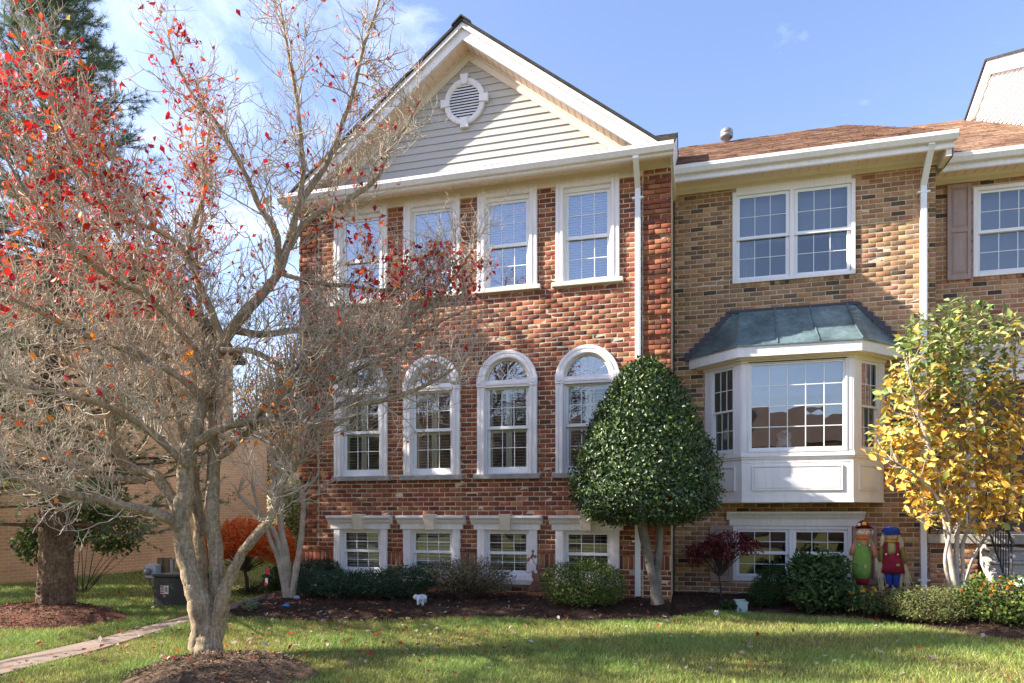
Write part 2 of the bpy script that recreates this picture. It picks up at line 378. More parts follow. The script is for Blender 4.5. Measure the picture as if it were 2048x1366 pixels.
def lay(parent, x0, x1, z0, z1, y, Lb, Hb, joint, cuts, colfn, matl, jit, proud=None, near=300, phase=0.0, name='brick', tf=None):
    """cuts(z0,z1) -> list of x-intervals left free of brick in that course"""
    rows = int((z1-z0)/Hb+.5); P = []
    for r in range(rows):
        za = z0+r*Hb; zb = za+Hb; off = (0 if r % 2 else Lb/2)+phase; fr = cuts(za, zb)
        x = x0-off
        while x < x1:
            a, b = max(x, x0), min(x+Lb, x1); x += Lb
            segs = [(a, b)]
            for c0, c1 in fr:
                ns = []
                for s0, s1 in segs:
                    if c1 <= s0 or c0 >= s1: ns.append((s0, s1))
                    else:
                        if c0 > s0: ns.append((s0, c0))
                        if c1 < s1: ns.append((c1, s1))
                segs = ns
            for s0, s1 in segs:
                if s1-s0 > .035: P.append(((s0+s1)/2, (za+zb)/2, s1-s0, r))
    P = np.array(P); n = len(P)
    yy = np.full(n, y) + rng.normal(0, .0014, n)
    if proud is not None: yy = yy + proud(P)
    full = np.where(P[:, 2] > Lb*.985)[0]
    ctr = np.stack([P[:, 0], yy, P[:, 1]], 1); dist = np.linalg.norm(ctr-EYE, axis=1)
    pick = full[np.argsort(dist[full])][:near]; cols = colfn(n)
    isp = np.zeros(n, bool); isp[pick] = True
    rest = np.where(~isp)[0]
    v = brick_verts(len(rest), P[rest, 2]-joint, Hb-joint, .05, jit)+ctr[rest][:, None, :]
    f = (BF[None]+np.arange(len(rest))[:, None, None]*12).reshape(-1, 4)
    make_obj('bricks', np_mesh('bricks', v.reshape(-1, 3), f, col=np.repeat(cols[rest], 12, 0)), matl, parent, 'stuff')
    pv = brick_verts(10, Lb-joint, Hb-joint, .05, jit); protos = []
    for i in range(10):
        me = np_mesh(name, pv[i], BF, col=np.ones(3)); me.materials.append(matl); protos.append(me)
    for q, i in enumerate(pick):
        o = bpy.data.objects.new(name, protos[q % 10]); C.objects.link(o); o.location = ctr[i]; o.color = (*cols[i], 1)
        adopt(o, parent); o.location = ctr[i]
def pal(stops, weights, spread):
    st = np.array(stops); wt = np.array(weights)/sum(weights)
    def fn(n):
        c = st[rng.choice(len(st), n, p=wt)]; return np.clip(c*(1+rng.normal(0, spread, (n, 1)))*(1+rng.normal(0, spread*.3, (n, 3))), .02, .9)
    return fn
RED = pal([(.29,.098,.054),(.235,.078,.046),(.36,.14,.072),(.16,.066,.046),(.41,.185,.095)], [5,4,3,1.5,1.2], .12)
TAN = pal([(.39,.225,.115),(.33,.18,.09),(.45,.275,.155),(.10,.07,.05),(.19,.125,.085),(.40,.20,.12),(.26,.155,.09)], [5,3,3,1.0,1.3,1.5,2], .13)
ORG = pal([(.42,.22,.12),(.36,.17,.09),(.46,.26,.15),(.10,.07,.055)], [4,3,3,1.3], .12)

def wall_cells(mb, x0, x1, z0, z1, y0, y1, holes):
    xs = sorted({x0, x1, *[h for q in holes for h in (q[0], q[1])]}); zs = sorted({z0, z1, *[h for q in holes for h in (q[2], q[3])]})
    for a, b in zip(xs, xs[1:]):
        if a < x0 or b > x1: continue
        run = None
        for c, d in zip(zs, zs[1:]):
            mx_, mz = (a+b)/2, (c+d)/2
            solid = not any(q[0] < mx_ < q[1] and q[2] < mz < q[3] for q in holes)
            if solid: run = (run[0], d) if run else (c, d)
            if (not solid or d == zs[-1]) and run: mb.box(a, b, y0, y1, *run); run = None

# ------------------------------------------------------------------ window makers (frame (u, depth, z) -> world)
def T0(y0): return lambda u, d, z: (u, y0+d, z)
def strip_casing(x0, x1, zb, zt, prof, tf, arch=False, seg=28):
    m = MB(tf); xc = (x0+x1)/2; R = (x1-x0)/2; rows = []
    for n, y in prof:
        if arch:
            r = R-n; pts = [(xc-r, zb)]+[(xc-r*math.cos(math.pi*k/seg), zt+r*math.sin(math.pi*k/seg)) for k in range(seg+1)]+[(xc+r, zb)]
        else: pts = [(x0+n, zb), (x0+n, zt-n), (x1-n, zt-n), (x1-n, zb)]
        rows.append([(a, y, b) for a, b in pts])
    k = len(rows[0]); vs = [p for r in rows for p in r]
    fs = [(i*k+j, i*k+j+1, (i+1)*k+j+1, (i+1)*k+j) for i in range(len(rows)-1) for j in range(k-1)]
    fs += [tuple(i*k for i in range(len(rows))), tuple(i*k+k-1 for i in range(len(rows)-1, -1, -1))]
    return m.add(vs, fs)
PROF = [(0,.05),(0,-.028),(.010,-.040),(.048,-.040),(.055,-.030),(.082,-.030),(.090,-.046),(.122,-.046),(.137,-.030),(.137,.10)]
def sash(win, tf, x0, x1, z0, z1, y, cols, rows, st=.045, rb=.055, rt=.045, gl='glass', mw=.012, fm='vinyl'):
    m = MB(tf); m.box(x0, x0+st, y, y+.035, z0, z1).box(x1-st, x1, y, y+.035, z0, z1)
    m.box(x0+st, x1-st, y+.001, y+.034, z0, z0+rb).box(x0+st, x1-st, y+.001, y+.034, z1-rt, z1)
    m.build('sash', M[fm], win, bevel=.003)
    gx0, gx1, g0, g1 = x0+st, x1-st, z0+rb, z1-rt; m = MB(tf)
    for i in range(1, cols): u = gx0+(gx1-gx0)*i/cols; m.box(u-mw/2, u+mw/2, y+.008, y+.022, g0, g1)
    for i in range(1, rows): u = g0+(g1-g0)*i/rows; m.box(gx0, gx1, y+.009, y+.021, u-mw/2, u+mw/2)
    if cols+rows > 2: m.build('muntins', M[fm], win)
    for i in range(cols):
        for j in range(rows):
            a, b = gx0+(gx1-gx0)*i/cols, gx0+(gx1-gx0)*(i+1)/cols; c, d = g0+(g1-g0)*j/rows, g0+(g1-g0)*(j+1)/rows
            e = .0005; t = random.uniform(-.0011, .0011); t2 = random.uniform(-.0011, .0011)
            MB(tf).add([(a+e,y+.015+t,c+e),(b-e,y+.015+t2,c+e),(b-e,y+.015-t,d-e),(a+e,y+.015-t2,d-e),(a+e,y+.018+t,c+e),(b-e,y+.018+t2,c+e),(b-e,y+.018-t,d-e),(a+e,y+.018-t2,d-e)],
              [(0,1,2,3),(4,7,6,5),(0,4,5,1),(1,5,6,2),(2,6,7,3),(3,7,4,0)]).build('pane', M[gl], win)
def slats(win, tf, x0, x1, z0, z1, y, pitch, depth, ang, matl, name='blind', th=.003, kind='stuff', cord=True):
    m = MB(tf); z = z0; ca, sa = math.cos(ang)*depth/2, math.sin(ang)*depth/2
    while z < z1:
        q = random.uniform(-.0015, .0015)
        m.add([(x0,y-ca,z-sa+q),(x1,y-ca,z-sa-q),(x1,y+ca,z+sa-q),(x0,y+ca,z+sa+q),(x0,y-ca,z-sa+th+q),(x1,y-ca,z-sa+th-q),(x1,y+ca,z+sa+th-q),(x0,y+ca,z+sa+th+q)],
              [(0,3,2,1),(4,5,6,7),(0,1,5,4),(1,2,6,5),(2,3,7,6),(3,0,4,7)]); z += pitch
    if cord:
        for u in (.2, .8): xx = x0+(x1-x0)*u; m.box(xx-.003, xx+.003, y-depth/2-.002, y-depth/2+.001, z0, z1)
    return m.build(name, matl, win, kind)
def plantation(win, tf, x0, x1, z0, z1, y):
    for a, b in ((x0, (x0+x1)/2-.002), ((x0+x1)/2+.002, x1)):
        m = MB(tf); st = .05; zm = (z0+z1)/2
        m.box(a, a+st, y, y+.028, z0, z1).box(b-st, b, y, y+.028, z0, z1)
        for c, d in ((z0, z0+.07), (zm-.04, zm+.04), (z1-.07, z1)): m.box(a+st, b-st, y+.001, y+.027, c, d)
        o = m.build('shutter_frame', M['mint'], win)
        for c, d in ((z0+.09, zm-.05), (zm+.06, z1-.08)): slats(win, tf, a+st+.002, b-st-.002, c, d, y+.014, .052, .05, .10, M['mint'], 'louvres', .005, cord=False)
def raised_panel(mb, x0, x1, z0, z1, y, d=.012, w=.03):
    mb.box(x0, x1, y-d, y+.01, z0, z0+w).box(x0, x1, y-d, y+.01, z1-w, z1).box(x0, x0+w, y-d, y+.01, z0+w, z1-w).box(x1-w, x1, y-d, y+.01, z0+w, z1-w)
    mb.box(x0+w+.02, x1-w-.02, y-d*.7, y+.01, z0+w+.02, z1-w-.02)
def panel_shutter(parent, tf, x0, x1, z0, z1, ys=-.045):
    m = MB(tf); st = .055; zm = z0+(z1-z0)*.52
    m.box(x0, x0+st, ys, -.006, z0, z1).box(x1-st, x1, ys, -.006, z0, z1)
    for c, d in ((z0, z0+.09), (zm-.04, zm+.04), (z1-.07, z1)): m.box(x0+st, x1-st, ys+.001, -.006, c, d)
    o = m.build('shutter', M['mauve'], parent, bevel=.004)
    for c, d in ((z0+.09, zm-.04), (zm+.04, z1-.07)):
        MB(tf).box(x0+st, x1-st, ys+.022, -.007, c, d).build('recess', M['mauve'], o)
        MB(tf).add([(x0+st+.012,ys+.022,c+.012),(x1-st-.012,ys+.022,c+.012),(x1-st-.012,ys+.022,d-.012),(x0+st+.012,ys+.022,d-.012),
                    (x0+st+.045,ys+.006,c+.05),(x1-st-.045,ys+.006,c+.05),(x1-st-.045,ys+.006,d-.05),(x0+st+.045,ys+.006,d-.05)],
                   [(4,5,6,7),(0,1,5,4),(1,2,6,5),(2,3,7,6),(3,0,4,7)]).build('panel', M['mauve'], o)
    return o
def gutter_prof(yf, z0, z1): # K-style
    return [(yf+.12,z1),(yf+.115,z1),(yf+.115,z0+.006),(yf+.045,z0+.006),(yf+.006,z0+.075),(yf+.006,z1-.004),(yf+.018,z1-.004),(yf+.018,z1),(yf-.004,z1),(yf-.004,z1-.022),(yf+.0,z1-.03),(yf,z0+.07),(yf+.04,z0),(yf+.12,z0)]
def downspout(parent, x, ywall, z0, z1, w=.085, d=.065, ytop=None, ztop=None, straps=()):
    m = MB(); y1 = ywall-.012; y0 = y1-d
    m.box(x-w/2, x+w/2, y0, y1, z0, z1)
    for k in (-.22, .22): m.box(x+w*k-.006, x+w*k+.006, y0-.004, y0+.002, z0+.01, z1-.01)
    if ytop is not None:
        m.add([(x-w/2,y0,z1),(x+w/2,y0,z1),(x+w/2,y1,z1),(x-w/2,y1,z1),(x-w/2,ytop,ztop),(x+w/2,ytop,ztop),(x+w/2,ytop+d,ztop+.02),(x-w/2,ytop+d,ztop+.02)],
              [(0,1,5,4),(1,2,6,5),(2,3,7,6),(3,0,4,7),(4,5,6,7)])
        m.box(x-w/2, x+w/2, ytop+.002, ytop+d-.002, ztop+.01, ztop+.12)
    o = m.build('downspout', M['vinyl'], parent)
    for z in straps: MB().box(x-w/2-.045, x+w/2+.045, y0-.006, ywall, z-.014, z+.014).build('strap', M['vinyl'], o)
    return o
def soffit_boards(parent, x0, x1, y0, y1, z, pitch, matl, z2=None):
    z2 = z if z2 is None else z2
    m = MB().add([(x0,y0,z+.012),(x1,y0,z+.012),(x1,y1,z2+.012),(x0,y1,z2+.012),(x0,y0,z+.03),(x1,y0,z+.03),(x1,y1,z2+.03),(x0,y1,z2+.03)],
        [(0,3,2,1),(4,5,6,7),(0,1,5,4),(1,2,6,5),(2,3,7,6),(3,0,4,7)])
    base = m.build('soffit', matl, parent); n = int((x1-x0)/pitch); p = (x1-x0)/n; g = .022
    me = None
    for i in range(n):
        if me is None:
            me = bpy.data.meshes.new('soffit_board'); w_ = p-g
            me.from_pydata([(0,y0,z),(w_,y0,z),(w_,y1,z2),(0,y1,z2),(0,y0,z+.011),(w_,y0,z+.011),(w_,y1,z2+.011),(0,y1,z2+.011)], [], [(0,3,2,1),(4,5,6,7),(0,1,5,4),(1,2,6,5),(2,3,7,6),(3,0,4,7)])
        o = make_obj('soffit_board', me, matl, base); o.location = (x0+i*p+g/2, 0, 0)
def shingle_roof(parent, quad, nrow, wtab, palfn, name='shingles', th=.012):
    """courses of overlapping tabs laid over a roof quad (a,b at the eave, c,d at the ridge)"""
    a, b, c, d = [np.array(q, float) for q in quad]; V = []; Cc = []
    nrm = np.cross(b-a, d-a); nrm /= np.linalg.norm(nrm)
    for r in range(nrow):
        t0, t1 = r/nrow, min(1, (r+1.12)/nrow); l0, r0 = a+(d-a)*t0, b+(c-b)*t0; l1, r1 = a+(d-a)*t1, b+(c-b)*t1
        W = np.linalg.norm(r0-l0); x = -random.uniform(0, wtab)
        while x < W:
            wd = wtab*random.uniform(.55, 1.3); u0, u1 = max(0, x)/W, min(W, x+wd-.006)/W; x += wd
            if u1-u0 < .002: continue
            h = nrm*(th*random.uniform(.7, 1.6)); h1 = nrm*.003; j = (l1-l0)*random.uniform(-.03, .03)
            q = [l0+(r0-l0)*u0+h-j, l0+(r0-l0)*u1+h-j, l1+(r1-l1)*u1+h1, l1+(r1-l1)*u0+h1, l0+(r0-l0)*u0-j, l0+(r0-l0)*u1-j]
            V.append(q); Cc.append(1)
    V = np.array(V); n = len(V); cc = palfn(n)
    f = (np.array([(0,1,2,3),(4,5,1,0)])[None]+np.arange(n)[:, None, None]*6).reshape(-1, 4)
    make_obj(name, np_mesh(name, V.reshape(-1, 3), f, col=np.repeat(cc, 6, 0)), M['shb'], parent, 'stuff')
BROWN = pal([(.22,.125,.085),(.28,.165,.11),(.16,.09,.065),(.32,.20,.14)], [4,3,3,2], .12)
DARKS = pal([(.07,.062,.055),(.10,.09,.08),(.05,.045,.042),(.14,.125,.105)], [4,3,3,1], .15)

# ------------------------------------------------------------------ red brick end townhouse (with the pediment)
HB = .0813
H1 = thing('brick_townhouse', 'red brick end townhouse with cream pediment gable and four columns of white windows', 'house', (2.66, 4, -.2), 'row of townhouses')
X0, X1 = -.73, 6.055; LW = [i*1.385 for i in range(4)]; WW = 1.068; RS = 3.672
def h1():
    holes = []
    for x in LW: holes += [(x+.08, x+WW-.08, 5.26, 6.88), (x+.08, x+WW-.08, 2.06, RS+.44), (x+.08, x+WW-.08, .27, 1.15)]
    m = MB(); wall_cells(m, X0+.012, X1-.012, -.4, 7.02, .0045, .21, holes)
    for x in LW:                                                  # spandrels beside each arch
        xc = x+WW/2; n = 16; a, b = x+.08, x+WW-.08
        for k in range(n):
            u0, u1 = a+(b-a)*k/n, a+(b-a)*(k+1)/n; um = (u0+u1)/2; rr = .44**2-(um-xc)**2
            zz = RS+math.sqrt(max(rr, 0)); m.box(u0, u1, 0.0046, .2, zz, RS+.44)
    m.box(X0+.012, X0+.2, .21, 8.5, -.4, 7.02).box(X1-.2, X1-.012, .21, 8.5, -.4, 7.02).box(X0+.2, X1-.2, 8.3, 8.5, -.4, 7.02)
    wall = m.build('wall', M['mortar'], H1)
    def cuts(za, zb):
        zm = (za+zb)/2; r = [(5.594, 5.604), (-.335, -.325)] if not (.47 < zm < .81) else []
        if .477 < zm < .722: return [(-9, 99)]
        for x in LW:
            if 5.28 < zm < 6.99: r.append((x+.004, x+WW-.004))
            if 5.20 < zm < 5.29: r.append((x-.06, x+WW+.06))
            if 2.07 < zm < RS: r.append((x+.004, x+WW-.004))
            if RS <= zm < RS+WW/2:
                q = zb-RS
                if q < WW/2: hw = math.sqrt((WW/2)**2-q*q)-.01; r.append((x+WW/2-hw, x+WW/2+hw))
            if 1.99 < zm < 2.08: r.append((x-.06, x+WW+.06))
            if .28 < zm < 1.16: r.append((x+.004, x+WW-.004))
            if 1.12 < zm < 1.26: r.append((x-.05, x+WW+.05))
            if .19 < zm < .285: r.append((x-.02, x+WW+.02))
        return r
    def proud(P):
        q = ((P[:, 0] > 5.6) | (P[:, 0] < -.33)) & (P[:, 3] % 4 != 3) & (P[:, 1] > .85)
        wt = (P[:, 1] > .722) & (P[:, 1] < .803)
        return np.where(q, -.034, 0) + np.where(wt, -.022, 0)
    lay(wall, X0, X1, .477-9*HB, 6.97, 0, .2015, HB, .0135, cuts, RED, M['brick'], .0026, proud, 300, .03)
    def scut(za, zb): return [(x+.004, x+WW-.004) for x in LW]
    lay(wall, X0, X1, .480, .720, 0, HB*1.02, .24, .0115, scut, RED, M['brick'], .003, None, 60, 0, 'soldier_brick')
    # inner shell: floors, so that rooms are dark inside
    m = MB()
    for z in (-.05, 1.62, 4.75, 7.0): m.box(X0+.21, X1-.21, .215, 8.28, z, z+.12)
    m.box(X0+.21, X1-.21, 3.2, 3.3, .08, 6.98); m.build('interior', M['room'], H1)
    t = T0(0)
    for i, x in enumerate(LW):
        a, b = x+.165, x+WW-.165
        # upper storey
        w_ = MB(t); w_.box(x+.137, x+.166, .015, .12, 5.28, 6.87).box(x+WW-.166, x+WW-.137, .015, .12, 5.28, 6.87).box(x+.166, x+WW-.166, .016, .12, 6.79, 6.87).box(x+.166, x+WW-.166, .016, .119, 5.27, 5.295)
        w_ = w_.build('window', M['white'], H1)
        strip_casing(x, x+WW, 5.28, 6.995, PROF, t).build('casing', M['white'], w_)
        MB(t).box(x+.137, x+WW-.137, -.02, .1, 6.865, 6.99).build('head', M['cream'], w_)
        MB(t).box(x-.06, x+WW+.06, -.075, .06, 5.204, 5.279).build('sill', M['lime'], w_, bevel=.006)
        sash(w_, t, a, b, 6.005, 6.79, .045, 3, 2, gl='glassu'); sash(w_, t, a, b, 5.296, 6.06, .082, 3, 2, gl='glassu')
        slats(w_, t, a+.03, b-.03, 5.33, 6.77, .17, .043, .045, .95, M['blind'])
        # arched storey
        w_ = MB(t); w_.box(x+.137, x+.166, .015, .12, 2.083, RS).box(x+WW-.166, x+WW-.137, .015, .12, 2.083, RS)
        w_.box(x+.137, x+WW-.137, -.034, .10, 3.575, 3.615).box(x+.130, x+WW-.130, -.046, .10, 3.615, 3.645).box(x+.137, x+WW-.137, -.028, .10, 3.645, 3.69).box(x+.166, x+WW-.166, .016, .119, 2.083, 2.11)
        w_ = w_.build('window', M['white'], H1)
        strip_casing(x, x+WW, 2.083, RS, PROF, t, True).build('casing', M['white'], w_)
        for cx_ in (x+.069, x+WW-.069):                           # impost blocks
            mm = MB(t); mm.box(cx_-.073, cx_+.073, -.056, .0, RS-.085, RS+.075)
            mm.add([(cx_+.048*math.cos(k*math.pi/6), -.066, RS-.003+.048*math.sin(k*math.pi/6)) for k in range(12)]+[(cx_+.056*math.cos(k*math.pi/6), -.056, RS-.003+.056*math.sin(k*math.pi/6)) for k in range(12)],
                   [tuple(range(11, -1, -1))]+[(k, (k+1) % 12, 12+(k+1) % 12, 12+k) for k in range(12)])
            mm.build('impost', M['white'], w_)
        MB(t).box(x-.06, x+WW+.06, -.07, .06, 1.997, 2.082).build('sill', M['stone'], w_, bevel=.006)
        sash(w_, t, a, b, 2.86, 3.575, .045, 3, 2, rt=.03); sash(w_, t, a, b, 2.11, 2.92, .082, 3, 2, rb=.10)
        plantation(w_, t, a+.02, b-.02, 2.14, 3.56, .128)
        # fanlight
        xc = x+WW/2; zf = 3.70; R = .352; fm = MB(t); seg = 24
        rows = []
        for rr, yy in ((.398, .10), (.398, .035), (R, .035), (R, .075)):
            rows.append([(xc-rr*math.cos(math.pi*k/seg), yy, zf-.012+rr*math.sin(math.pi*k/seg)) for k in range(seg+1)])
        fm.add([p for r in rows for p in r], [(i_*(seg+1)+j, i_*(seg+1)+j+1, (i_+1)*(seg+1)+j+1, (i_+1)*(seg+1)+j) for i_ in range(3) for j in range(seg)])
        fm.box(xc-.398, xc+.398, .034, .08, zf-.016, zf+.012); fm.build('fan_frame', M['cream'], w_)
        fb = MB(t)
        for k in range(1, 6):
            q = math.pi*k/6; p0 = (xc+.10*math.cos(q), .055, zf+.10*math.sin(q)); p1 = (xc+R*math.cos(q), .055, zf+R*math.sin(q)); fb.tube([p0, p1], .007, 4)
        fb.tube([(xc+.105*math.cos(math.pi*k/14), .055, zf+.105*math.sin(math.pi*k/14)) for k in range(15)], .008, 4)
        fb.build('fan_bars', M['vinyl'], w_)
        for k in range(6):
            q = [math.pi*(k+j/4)/6 for j in range(5)]; j_ = random.uniform(-.002, .002)
            MB(t).plate([(xc+.1*math.cos(z), zf+.1*math.sin(z)) for z in q]+[(xc+R*math.cos(z), zf+R*math.sin(z)) for z in q[::-1]], .060+j_, .063+j_).build('pane', M['glassu'], w_)
        MB(t).plate([(xc+.1*math.cos(math.pi*k/8), zf+.1*math.sin(math.pi*k/8)) for k in range(9)], .060, .063).build('pane', M['glassu'], w_)
        # lower storey
        w_ = MB(t); w_.box(x+.137, x+.166, .015, .12, .279, 1.09).box(x+WW-.166, x+WW-.137, .015, .12, .279, 1.09).box(x+.137, x+WW-.137, .016, .12, 1.09, 1.126).box(x+.166, x+WW-.166, .016, .119, .279, .335)
        w_ = w_.build('window', M['white'], H1)
        for sx in (0, 1):
            u = x if sx == 0 else x+WW-.137; q = MB(t); q.box(u, u+.137, -.03, .05, .279, 1.126)
            for k in range(3): q.box(u+.018+k*.036, u+.044+k*.036, -.037, -.02, .31, 1.11)
            q.build('casing', M['white'], w_)
        hd = MB(t); hd.box(x-.055, x+WW+.055, -.05, .03, 1.126, 1.215)
        hd.prism([(.03,1.215),(-.055,1.215),(-.062,1.235),(-.085,1.25),(-.10,1.285),(-.13,1.312),(-.15,1.33),(-.15,1.365),(.03,1.372)], x-.10, x+WW+.10)
        hd.build('header', M['white'], w_, bevel=.003)
        kx = x+WW/2
        MB(t).add([(kx-.075,-.12,1.118),(kx+.075,-.12,1.118),(kx+.105,-.185,1.395),(kx-.105,-.185,1.395),(kx-.075,.02,1.118),(kx+.075,.02,1.118),(kx+.105,.02,1.395),(kx-.105,.02,1.395)],
                  [(0,1,2,3),(0,4,5,1),(1,5,6,2),(2,6,7,3),(3,7,4,0)]).build('keystone', M['cream'], w_, bevel=.004)
        MB(t).box(x-.02, x+WW+.02, -.06, .06, .19, .278).build('sill', M['lime'], w_, bevel=.006)
        sash(w_, t, a, b, .70, 1.09, .045, 3, 2, rt=.04, rb=.05); sash(w_, t, a, b, .335, .745, .082, 3, 2, rb=.09)
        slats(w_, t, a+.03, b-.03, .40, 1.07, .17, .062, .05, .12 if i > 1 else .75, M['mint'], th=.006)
    # eaves
    m = MB(); m.box(X0-.02, X1+.005, -.028, .012, 6.90, 7.16); m.prism([(-.028,7.05),(-.05,7.05),(-.075,7.09),(-.075,7.16),(-.028,7.16)], X0-.02, X1+.004); m.build('frieze', M['cream'], H1)
    MB().prism([(-.335,6.985),(-.40,6.985),(-.415,7.0),(-.415,7.05),(-.39,7.06),(-.39,7.14),(-.335,7.14)], X0-.12, X1+.045).build('fascia', M['white'], H1)
    soffit_boards(H1, X0-.12, X1+.02, -.336, -.074, 7.055, .16, M['soffit'])
    MB().prism(gutter_prof(-.51, 7.03, 7.155), X0-.14, X1+.05).build('gutter', M['white'], H1)
    downspout(H1, 5.523, 0, .06, 6.68, .088, .065, -.46, 6.98, (6.53, 3.3, .95))
    # main roof with short end walls
    ze, yr = 7.14, 1.95; zr = ze+.6*(yr+.45)
    m = MB().add([(X0-.13,-.45,ze),(X1+.05,-.45,ze),(X1+.05,yr,zr),(X0-.13,yr,zr),(X0-.13,4.6,7.2),(X1+.05,4.6,7.2),(X0-.13,-.45,ze-.03),(X1+.05,-.45,ze-.03),(X1+.05,yr,zr-.03),(X0-.13,yr,zr-.03),(X0-.13,4.6,7.17),(X1+.05,4.6,7.17)],
        [(0,1,2,3),(3,2,5,4),(6,9,8,7),(9,10,11,8),(0,6,7,1),(4,5,11,10),(1,7,8,2),(2,8,11,5),(0,3,9,6),(3,4,10,9)])
    roof = m.build('roof', M['shd'], H1)
    shingle_roof(roof, ((X0-.13,-.46,ze+.002),(X1+.055,-.46,ze+.002),(X1+.055,yr,zr+.006),(X0-.13,yr,zr+.006)), 22, .28, DARKS)
    for xs in (X1-.015, X0-.10):
        MB().add([(xs,-.40,ze-.12),(xs,-.40,ze-.04),(xs,yr,zr-.04),(xs,4.5,7.16),(xs,4.5,6.9),(xs+.05,-.40,ze-.12),(xs+.05,-.40,ze-.04),(xs+.05,yr,zr-.04),(xs+.05,4.5,7.16),(xs+.05,4.5,6.9)],
            [(0,1,2,3,4),(9,8,7,6,5),(0,5,6,1),(1,6,7,2),(2,7,8,3),(3,8,9,4),(4,9,5,0)]).build('end_wall', M['white'], H1)
    # pediment
    xa, za, sl_ = 2.625, 9.70, .768; yf = -.36
    def rake(off0, off1, y0, y1, foot, name, mt, par=H1, cut=7.16):
        """board between two lines parallel to the roof slope, offsets measured down from the roof line"""
        for s in (-1, 1):
            def P(off, y):
                zt = za-off; xf = (zt-cut)/sl_; xf = min(xf, foot); return [(xa, y, zt), (xa+s*xf, y, zt-sl_*xf)]
            a, b = P(off0, y0), P(off1, y0); c, d = P(off0, y1), P(off1, y1)
            MB().add([*a, *b, *c, *d], [(0,1,3,2),(4,6,7,5),(0,4,5,1),(2,3,7,6),(1,5,7,3)]).build(name, mt, par)
    rake(.0, .085, yf-.045, yf+.06, 3.45, 'rake_crown', M['white']); rake(.085, .275, yf-.012, yf+.05, 3.45, 'rake_board', M['white'])
    rake(.06, .098, yf-.06, yf-.04, 3.45, 'rake_bead', M['white'])
    rake(.235, .262, yf+.05, -.01, 3.4, 'rake_soffit', M['soffit'])
    for s in (-1, 1):                                             # soffit grooves as separate boards
        n = 26; me = None
        for k in range(n):
            u0, u1 = k/n*3.05+.03, (k+1)/n*3.05+.012; o_ = .263
            MB().add([(xa+s*u0,yf+.06,za-o_-sl_*u0),(xa+s*u1,yf+.06,za-o_-sl_*u1),(xa+s*u1,-.05,za-o_-sl_*u1),(xa+s*u0,-.05,za-o_-sl_*u0),
                      (xa+s*u0,yf+.06,za-o_-.008-sl_*u0),(xa+s*u1,yf+.06,za-o_-.008-sl_*u1),(xa+s*u1,-.05,za-o_-.008-sl_*u1),(xa+s*u0,-.05,za-o_-.008-sl_*u0)],
                [(0,1,2,3),(7,6,5,4),(0,4,5,1),(1,5,6,2),(2,6,7,3),(3,7,4,0)]).build('soffit_board', M['soffit'], H1)
    rake(.26, .40, -.048, -.0, 3.3, 'rake_frieze', M['cream']); rake(.40, .425, -.040, -.0, 3.3, 'rake_frieze_bead', M['cream']); rake(.272, .30, -.075, -.048, 3.3, 'rake_cove', M['cream'])
    for s in (-1, 1):                                             # pediment roof planes
        xf = 3.38; a = (xa, za), (xa+s*xf, za-sl_*xf)
        MB().add([(xa,yf-.08,za+.006),(xa+s*xf,yf-.08,za+.006-sl_*xf),(xa+s*xf,6,za+.006-sl_*xf),(xa,6,za+.006),(xa,yf-.08,za+.055),(xa+s*xf,yf-.08,za+.05-sl_*xf),(xa+s*xf,6,za+.05-sl_*xf),(xa,6,za+.055)],
            [(0,1,2,3),(7,6,5,4),(0,4,5,1),(1,5,6,2),(2,6,7,3),(3,7,4,0)]).build('gable_roof', M['shd'], H1)
    
    MB().add([(xa-.17,yf-.10,za-.075),(xa,yf-.10,za+.062),(xa+.17,yf-.10,za-.075),(xa+.17,yf-.10,za-.045),(xa,yf-.10,za+.095),(xa-.17,yf-.10,za-.045),
              (xa-.17,6,za-.075),(xa,6,za+.062),(xa+.17,6,za-.075),(xa+.17,6,za-.045),(xa,6,za+.095),(xa-.17,6,za-.045)],
        [(0,1,4,5),(1,2,3,4),(5,4,10,11),(4,3,9,10),(0,5,11,6),(2,8,9,3)]).build('ridge_cap', M['shd'], H1)
    # lap siding, each board its own piece
    z = 7.17; k = 0
    def half(zz): return max(0, (za-.41-zz)/sl_)
    MB().plate([(xa-half(7.17),7.17),(xa+half(7.17),7.17),(xa,za-.41)], .012, .1).build('gable_backing', M['siding'], H1)
    while z < za-.45:
        z1 = min(z+.127, za-.42); a, b = half(z), max(half(z1), .01); e = .016
        MB().add([(xa-a,-.022,z),(xa+a,-.022,z),(xa+b,-.004,z1+e),(xa-b,-.004,z1+e),(xa-a,.011,z),(xa+a,.011,z),(xa+b,.011,z1+e),(xa-b,.011,z1+e)],
            [(0,1,2,3),(0,4,5,1),(2,6,7,3),(1,5,6,2),(0,3,7,4)]).build('siding_board', M['siding'], H1); z = z1
    # oval louvred vent
    vx, vz, ax, az = 2.548, 8.578, .375, .40; seg = 40; rows = []
    v = MB()
    for q, yy in ((1.0,-.005),(1.0,-.055),(.94,-.068),(.86,-.068),(.82,-.055),(.78,-.062),(.745,-.05),(.74,-.015)):
        rows.append([(vx+ax*q*math.cos(2*math.pi*k/seg), yy, vz+az*q*math.sin(2*math.pi*k/seg)) for k in range(seg)])
    v.add([p for r in rows for p in r], [(i*seg+j, i*seg+(j+1) % seg, (i+1)*seg+(j+1) % seg, (i+1)*seg+j) for i in range(len(rows)-1) for j in range(seg)])
    v = v.build('gable_vent', M['white'], H1)
    MB().plate([(vx+ax*.76*math.cos(2*math.pi*k/32), vz+az*.76*math.sin(2*math.pi*k/32)) for k in range(32)], -.026, -.023).build('painted_vent_shade', M['dark'], v)  # near-black disc paints the unlit hollow behind the slats
    n = 12
